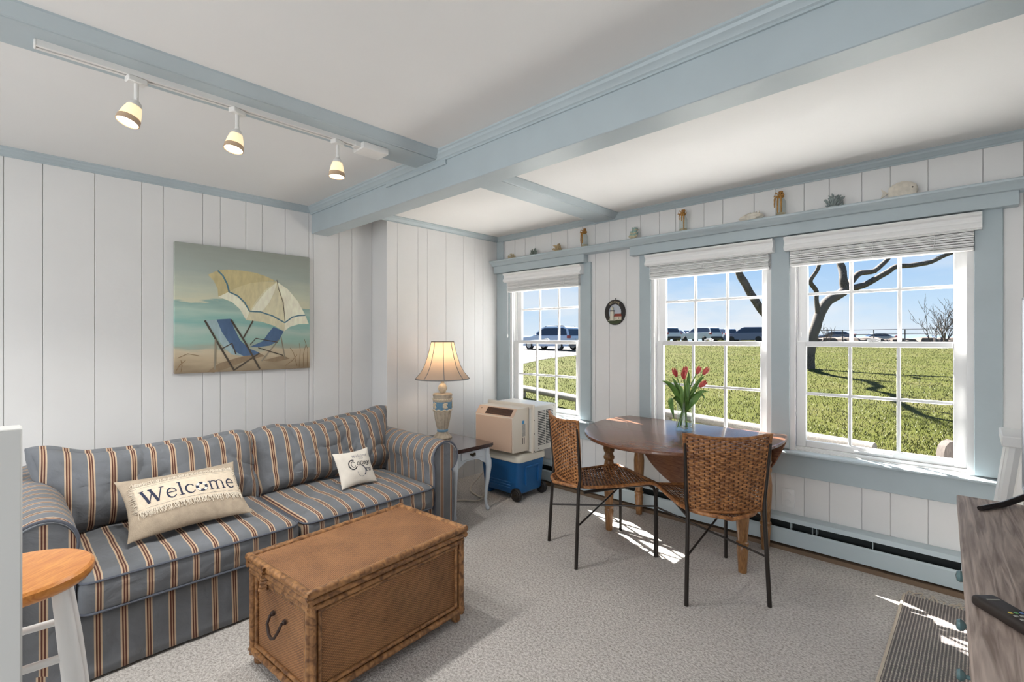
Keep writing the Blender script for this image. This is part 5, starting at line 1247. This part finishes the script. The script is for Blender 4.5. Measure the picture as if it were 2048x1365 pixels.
# grass blades, nearest part of the lawn
import numpy as np
rg_ = np.random.default_rng(2); NB = 85000
d = 5.0+52*rg_.random(NB)**2.4; u = 1030+900*rg_.random(NB); lt = (u-1024)/965*d
px = FV.x*d+RV.x*lt; py = FV.y*d+RV.y*lt
ok_ = py > WY+1.2; d, px, py = d[ok_], px[ok_], py[ok_]; NB = len(d)
pz = -.35+.022*d; an = rg_.random(NB)*2*np.pi; hh = .02+.035*rg_.random(NB); ww = .0045+.00045*d; ln = (rg_.random((NB, 2))-.5)*.07
V = np.zeros((NB, 3, 3)); V[:, 0] = np.stack([px+np.cos(an)*ww, py+np.sin(an)*ww, pz-.01], 1); V[:, 1] = np.stack([px-np.cos(an)*ww, py-np.sin(an)*ww, pz-.01], 1); V[:, 2] = np.stack([px+ln[:, 0], py+ln[:, 1], pz+hh], 1)
me = bpy.data.meshes.new('grass'); me.from_pydata(V.reshape(-1, 3).tolist(), [], np.arange(NB*3).reshape(-1, 3).tolist())
mk('grass_blade', (.048, .058, .0075, 1), .6, col2=(.098, .090, .030, 1), vscale=3, detail=6, spec=.2); me.materials.append(MT['grass_blade'])
g = link('grass', me); tag(g, 'short green grass blades covering the lawn', 'grass'); g['kind'] = 'stuff'
# road, sea, far shore
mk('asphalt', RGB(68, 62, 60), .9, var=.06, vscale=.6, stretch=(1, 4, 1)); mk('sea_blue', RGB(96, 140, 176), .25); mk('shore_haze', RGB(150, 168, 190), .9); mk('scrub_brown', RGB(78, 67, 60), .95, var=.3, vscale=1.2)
m = M(); ed = [(960, 745), (1045, 729), (1075, 722), (1110, 716), (1160, 711), (1230, 703), (1330, 697)]
fr = [site(u, v)+Vector((0, 0, .015)) for u, v in ed]; bk_ = [site(u, 688.5)+Vector((0, 0, .015)) for u in (900, 1000, 1060, 1110, 1160, 1230, 1330)]
def rd(i, j):
    p = fr[i].lerp(bk_[i], j/10); return Vector((p.x, p.y, gz(p.x, p.y)+.015))
m.grid(rd, 7, 11); struct(m.build('ground_road', 'asphalt'), 'pale asphalt road beyond the lawn')
m = M(); P = [FV*80+RV*-200, FV*80+RV*300, FV*1500+RV*2500, FV*1500+RV*-2000]; m.face([(p.x, p.y, -2.0) for p in P]); struct(m.build('ground_sea', 'sea_blue', smooth=False), 'blue sea on the horizon')
m = M(); 
def sh_(i, j): p = FV*(520+10*j)+RV*(-420+i*50); return Vector((p.x, p.y, [-3, 4.3+.8*noise.noise(Vector((i*.5, 0, 0))), 3.2, -3][j]))
m.grid(sh_, 24, 4); struct(m.build('ground_far_shore', 'shore_haze'), 'hazy blue strip of far shore')

# ---- wind-bent tree
def cam_pt(u, v, d, dd=0):
    d += dd; p = FV*d+RV*((u-1024)/965*d); return Vector((p.x, p.y, 1.3-(v-677)/965*d))
TD = 19.4; R = random.Random(21)
tree = thing('bare_tree', 'wind-bent bare tree with a leaning trunk on the lawn', 'tree', site(1619, 738))
tb = tree.location.copy()
def limb(nm, pts, w0, w1, par, wob=.10, dds=None, sub=4):
    P = [cam_pt(u, v, TD, (dds[i] if dds else 0)) for i, (u, v) in enumerate(pts)]
    Q = []
    for i in range(len(P)-1):
        a = P[max(0, i-1)]; b_ = P[i]; c = P[i+1]; e_ = P[min(len(P)-1, i+2)]
        for k_ in range(sub):
            t = k_/sub; Q.append(.5*((2*b_)+(c-a)*t+(2*a-5*b_+4*c-e_)*t*t+(3*b_-a-3*c+e_)*t**3))
    Q.append(P[-1]); n_ = len(Q)
    Q = [q+Vector((noise.noise(q*1.7), noise.noise(q*1.7+Vector((9, 0, 0))), noise.noise(q*1.7+Vector((0, 9, 0)))))*wob*(0 if i == 0 else 1) for i, q in enumerate(Q)]
    rs = [(w0+(w1-w0)*i/(n_-1))*(1+.12*noise.noise(q*4)) for i, q in enumerate(Q)]
    m = M(); m.tube([q-tb for q in Q], rs, 9); o = m.build(nm, 'bark', par, angle=80); return o, Q, rs
def twigs(Q, rs, par, cnt, ln, start=.3):
    m = M()
    def grow(p, d_, L_, r_, dep):
        n_ = 4; pts = [p]; rad = [r_]
        for k_ in range(n_):
            d_ = (d_+Vector((R.uniform(-1, 1), R.uniform(-1, 1), R.uniform(-.6, 1)))*.32).normalized(); p = p+d_*L_/n_; pts.append(p); rad.append(max(.006, r_*(1-.2*(k_+1))))
            if dep and R.random() < .75: grow(p, (d_+Vector((R.uniform(-1, 1), R.uniform(-1, 1), R.uniform(-.5, 1)))*.9).normalized(), L_*.55, r_*.5, dep-1)
        m.tube([q-tb for q in pts], rad, 5)
    for _ in range(cnt):
        i = R.randrange(int(len(Q)*start), len(Q)); dv = (Q[min(i+1, len(Q)-1)]-Q[max(0, i-1)]).normalized()
        grow(Q[i], (dv*.6+Vector((R.uniform(-1, 1), R.uniform(-1, 1), R.uniform(-.1, 1.2)))).normalized(), ln*R.uniform(.6, 1.2), min(.05, rs[i]*.45), 2)
    m.build('twigs', 'bark', par, angle=80)['kind'] = 'stuff'
tr_o, Qt, rt_ = limb('trunk', [(1618, 741), (1619, 705), (1624, 675), (1638, 635), (1654, 606), (1678, 588), (1694, 575)], .20, .19, tree, .05)
for pts, w0, w1, dds, tc_ in (
    ([(1690, 580), (1687, 560), (1683, 540), (1680, 520), (1690, 490), (1700, 440)], .17, .09, (0, 0, .2, .3, .5, .8), 5),
    ([(1696, 574), (1715, 550), (1748, 540), (1772, 521), (1790, 500), (1830, 470)], .13, .06, (0, .1, .3, .4, .5, .8), 5),
    ([(1698, 578), (1742, 565), (1776, 543), (1796, 533), (1843, 528), (1877, 516), (1906, 508), (1960, 492), (2010, 490)], .13, .05, (0, -.1, -.3, -.4, -.6, -.7, -.9, -1.0, -1.1), 5),
    ([(1640, 640), (1634, 612), (1632, 582), (1620, 562), (1634, 536), (1642, 500), (1650, 440)], .10, .06, (0, -.1, -.2, -.3, -.4, -.5, -.6), 4),
    ([(1617, 728), (1590, 700), (1560, 668), (1525, 622), (1501, 586), (1484, 556), (1470, 520), (1440, 470)], .19, .13, (0, 0, .2, .3, .4, .5, .6, .8), 6)):
    lo, Q, rs = limb('branch', pts, w0, w1, tree, .08, dds); twigs(Q, rs, lo, tc_, 1.5, .62)
# high boughs reaching towards the house, above what the windows show
for P_, w0, w1 in (
    ([(1440, 470, 20.2), (1405, 440, 18), (1390, 410, 15.5), (1420, 370, 13.5), (1470, 340, 12)], .12, .04),
    ([(1700, 440, 20.2), (1660, 425, 17.6), (1600, 405, 15), (1560, 380, 12.8)], .10, .04),
    ([(1650, 440, 18.8), (1560, 430, 17.2), (1500, 410, 14.4), (1500, 380, 11.5)], .09, .035),
    ([(1830, 470, 20.2), (1800, 430, 17.5), (1740, 400, 15), (1720, 370, 12.6)], .08, .03)):
    Q = smooth_path([cam_pt(*p) for p in P_], 6); Q = [q+Vector((noise.noise(q*.9), noise.noise(q*.9+Vector((7, 0, 0))), .5*noise.noise(q*.9+Vector((0, 7, 0)))))*.35*(i > 0) for i, q in enumerate(Q)]
    rs = [w0+(w1-w0)*i/(len(Q)-1) for i in range(len(Q))]
    lo = M().tube([q-tb for q in Q], rs, 8).build('branch', 'bark', tree, angle=80); twigs(Q, rs, lo, 14, 1.9, .1)
# bare bushes beyond
def bush(name, u, v, hpx, d_, label, cnt, seed):
    Rb = random.Random(seed); base = cam_pt(u, v, d_); base.z = gz(base.x, base.y)-.03; H0 = hpx/965*d_; root = tag(bpy.data.objects.new(name, None), label, 'bush', 'bare bushes'); C.objects.link(root); root.location = base
    m = M()
    def grow(p, d1, L_, r_, dep):
        pts = [p]; rad = [r_]
        for k_ in range(3):
            d1 = (d1+Vector((Rb.uniform(-1, 1), Rb.uniform(-1, 1), Rb.uniform(-.4, .8)))*.25).normalized(); p = p+d1*L_/3; pts.append(p); rad.append(max(.012, r_*(1-.25*(k_+1))))
            if dep: grow(p, (d1+Vector((Rb.uniform(-1, 1), Rb.uniform(-1, 1), Rb.uniform(-.2, .9)))*.8).normalized(), L_*.6, r_*.55, dep-1)
        m.tube(pts, rad, 4, cap=False)
    for i in range(cnt):
        a = Rb.uniform(0, 2*PI); grow(Vector((math.cos(a), math.sin(a), 0))*H0*.35*Rb.random(), Vector((math.cos(a)*.6, math.sin(a)*.6, 1)).normalized(), H0*Rb.uniform(.45, .7), H0*.018, 3)
    o = m.build('branches', 'scrub_brown', root); o['kind'] = 'stuff'
bush('bare_bush', 1885, 681, 82, 44, 'tall bare brown bush at the right side of the rightmost window', 9, 4)
bush('bare_bush', 1652, 682, 36, 42, 'low bare bush behind the leaning tree trunk', 6, 6)
# low scrub row and rail fence on the crest
m = M(); Rb = random.Random(8)
for i in range(90):
    u = 1560+5.0*i; p = cam_pt(u, 681, 50, Rb.uniform(-1, 1)); s_ = Rb.uniform(.35, .75); p.z = gz(p.x, p.y)
    m.lathe([(s_*1.2, -.2), (s_*1.3, s_*.3), (s_*.9, s_*.8), (0, s_)], 7, p, wob=lambda a, z, i=i: 1+.25*math.sin(3*a+i))
hs_ = m.build('scrub', 'scrub_brown'); tag(hs_, 'low brown scrub along the crest of the lawn', 'scrub'); hs_['kind'] = 'stuff'
mk('rail_grey', RGB(60, 60, 64), .7)
fn_ = thing('rail_fence', 'thin dark rail fence on the crest beyond the tree', 'fence', cam_pt(1600, 684, 48))
f0 = fn_.location.copy(); pa = cam_pt(1560, 663, 48); pb = cam_pt(2060, 655, 48)
for k_ in range(9):
    p = pa.lerp(pb, k_/8); g0 = gz(p.x, p.y); M().tube([Vector((p.x, p.y, g0))-f0, p-f0], .05, 6).build('post', 'rail_grey', fn_)
for dz_ in (0, -.45): M().tube([pa-f0+Vector((0, 0, dz_)), pb-f0+Vector((0, 0, dz_))], .028, 6).build('rail', 'rail_grey', fn_)
# log rail close to the house
lr = thing('log_rail', 'low whitewashed log rail on short posts outside the windows', 'rail', (-4.0, 7.35, -.2))
pts = [(-9.5, 9.05), (-7.7, 8.42), (-5.6, 7.70), (-3.5, 7.22), (-2.0, 6.78), (-.78, 6.45)]
M().tube([(x+4.0, y-7.35, .31+.012*noise.noise(Vector((x*2, 0, 0)))) for x, y in pts], [.075, .072, .07, .068, .066, .062], 10).build('log', 'log', lr)
for x, y in (pts[1], pts[3], pts[5], pts[2]): M().tube([(x+4.0, y-7.35, gz(x, y)+.2-.1), (x+4.0, y-7.35, .29)], .055, 8).build('post', 'log', lr)
wood('grey_post', RGB(58, 50, 45), RGB(80, 72, 66), .9, 6, (6, 6, 1))
o = M().prism([(-.10, 0), (-.10, .50), (-.085, .56), (-.05, .60), (0, .615), (.05, .60), (.085, .56), (.10, .50), (.10, 0)], -.04, .04, 'y').build('garden_post', 'grey_post'); o.location = (-.16, 6.0, gz(-.16, 6.0)); o.rotation_euler[2] = YAW; tag(o, 'round-topped weathered post outside at the lower right of the window', 'post')

# ---- cars
mk('car_silver', RGB(176, 190, 208), .3, coat=.3); mk('car_white', RGB(196, 199, 204), .3, coat=.5); mk('car_dark', RGB(70, 82, 110), .25, coat=.6); mk('car_grey', RGB(132, 138, 150), .3, coat=.5); mk('car_glass', RGB(40, 48, 66), .08); mk('tyre', RGB(34, 34, 36), .8); mk('alloy', RGB(170, 172, 176), .3, metal=.8); mk('tail_red', RGB(150, 50, 50), .3); mk('trim_black', RGB(40, 42, 46), .5)
def car(label, loc, head, paint, kind='suv', full=False):
    """car pointing along local +x, wheels on the ground"""
    t = thing('parked_car', label, 'car', loc, head, 'cars parked beyond the lawn')
    hw = .92
    if kind == 'suv':
        body = [(-2.3, .35), (-2.36, .75), (-2.30, 1.02), (1.0, 1.02), (2.0, .92), (2.3, .72), (2.34, .40), (2.2, .28), (-2.2, .28)]
        cab = [(-2.28, 1.0), (-2.02, 1.58), (-1.7, 1.69), (.05, 1.70), (.35, 1.62), (1.15, 1.0)]
        gl = [(-2.08, 1.08), (-1.92, 1.50), (-1.65, 1.58), (.05, 1.59), (.30, 1.52), (.95, 1.06)]
    else:
        body = [(-2.25, .4), (-2.3, .80), (-2.2, .95), (1.0, .92), (2.0, .80), (2.25, .62), (2.25, .36), (2.1, .25), (-2.1, .25)]
        cab = [(-1.85, .92), (-1.2, 1.36), (-.9, 1.42), (.1, 1.42), (.35, 1.36), (1.15, .90)]
        gl = [(-1.6, .97), (-1.15, 1.28), (-.88, 1.33), (.1, 1.33), (.3, 1.28), (.95, .95)]
    def slab(poly, w0, w1, zlo, zhi):
        m = M(); A, B, Cc, D = [], [], [], []
        for x, z in poly:
            k_ = (z-zlo)/(zhi-zlo); w = w0+(w1-w0)*k_; A.append((x, w, z)); B.append((x, -w, z))
        va = [m.bm.verts.new(p) for p in A]; vb = [m.bm.verts.new(p) for p in B]; n = len(poly)
        for i in range(n): m.bm.faces.new((va[i], va[(i+1) % n], vb[(i+1) % n], vb[i]))
        m.bm.faces.new(va[::-1]); m.bm.faces.new(vb); return m
    bm_ = slab(body, hw, hw*.97, .25, 1.02).build('body', paint, t, angle=30)
    zl, zh = cab[0][1], max(z for x, z in cab)
    slab(cab, hw*.95, hw*.76, zl, zh).build('cabin', paint, t, angle=30)
    slab(gl, hw*.965+.0, hw*.785, zl, zh).build('side_glass', 'car_glass', t, angle=30)
    # windscreen and rear glass on the ends of the cabin
    def endglass(a, b_, off):
        m = M(); (x0, z0), (x1, z1) = a, b_; P = []
        for f_ in (.10, .88):
            x = x0+(x1-x0)*f_+off; z = z0+(z1-z0)*f_; w = hw*(.95-.19*(z-zl)/(zh-zl))*.90; P.append(((x, -w, z), (x, w, z)))
        m.face([P[0][0], P[0][1], P[1][1], P[1][0]]); return m
    endglass(cab[0], cab[1], -.02).build('rear_glass', 'car_glass', t, smooth=False); endglass(cab[-1], cab[-2], .02).build('windscreen', 'car_glass', t, smooth=False)
    for x in (-1.42, 1.42):
        for sy in (-1, 1):
            w_ = M().lathe([(.02, -.11), (.30, -.11), (.34, -.08), (.34, .08), (.30, .11), (.02, .11)], 20, xf=Matrix.Translation((x, sy*(hw-.08), .34)) @ Matrix.Rotation(PI/2, 4, 'X')).build('wheel', 'tyre', t)
            if full: M().lathe([(.0, -.115), (.21, -.115), (.21, .115), (0, .115)], 14, xf=Matrix.Translation((x, sy*(hw-.08), .34)) @ Matrix.Rotation(PI/2, 4, 'X')).build('rim', 'alloy', w_)
    for sy in (-1, 1):
        M().box(-2.37, -2.12, sy*hw-.10-.06*(sy > 0)+.06*(sy < 0), sy*hw+.02*sy, .86, 1.06, .02).build('tail_light', 'tail_red', t)
        if full:
            M().box(.55, .75, sy*(hw+.0), sy*(hw+.17), 1.02, 1.15, .03).build('mirror', paint, t)
            M().tube([(-1.7, sy*.66, 1.69), (-1.6, sy*.66, 1.76), (-.1, sy*.66, 1.77), (.05, sy*.66, 1.70)], .022, 6).build('roof_rail', 'trim_black', t)
    M().box(-2.40, -2.2, -hw*.95, hw*.95, .36, .62, .03).build('bumper', 'trim_black', t)
    if full: M().box(-2.395, -2.36, -.22, .22, .72, .84).build('number_plate', 'car_white', t)
    return t
def on_ground(p): return (p.x, p.y, gz(p.x, p.y))
def camdir(l_, d_): v = RV*l_+FV*d_; return math.atan2(v.y, v.x)
p = FV*36+RV*2.95; car('silver-blue sport utility car on the road outside the leftmost window', on_ground(p), camdir(-.72, .69), 'car_silver', 'suv', True)
for u, d_, hd, pt, kd, lb_ in (
    (1322, 56, (-.35, .94), 'car_white', 'suv', 'white parked car at the left edge of the middle window'),
    (1362, 63, (-.35, .94), 'car_grey', 'sedan', 'grey parked car second from the left in the middle window'),
    (1400, 56, (-.45, .89), 'car_white', 'suv', 'white parked car just left of the grey boxy one'),
    (1440, 64, (-.25, .97), 'car_grey', 'suv', 'grey boxy parked car seen from behind near the centre of the middle window'),
    (1466, 72, (-.35, .94), 'car_dark', 'sedan', 'low dark parked car half hidden beside the dark sport utility car'),
    (1494, 55, (-.75, .66), 'car_dark', 'suv', 'dark blue parked sport utility car at the right of the middle window'),
    (1532, 66, (-.5, .86), 'car_white', 'suv', 'white parked car partly behind the post between the right windows'),
    (1668, 66, (-.9, .4), 'car_dark', 'sedan', 'dark distant car right of the leaning tree trunk'),
    (1750, 70, (-.95, .3), 'car_grey', 'sedan', 'grey distant car in the middle of the rightmost window')):
    p = FV*d_+RV*((u-1024)/965*d_); car(lb_, on_ground(p), camdir(*hd), pt, kd)
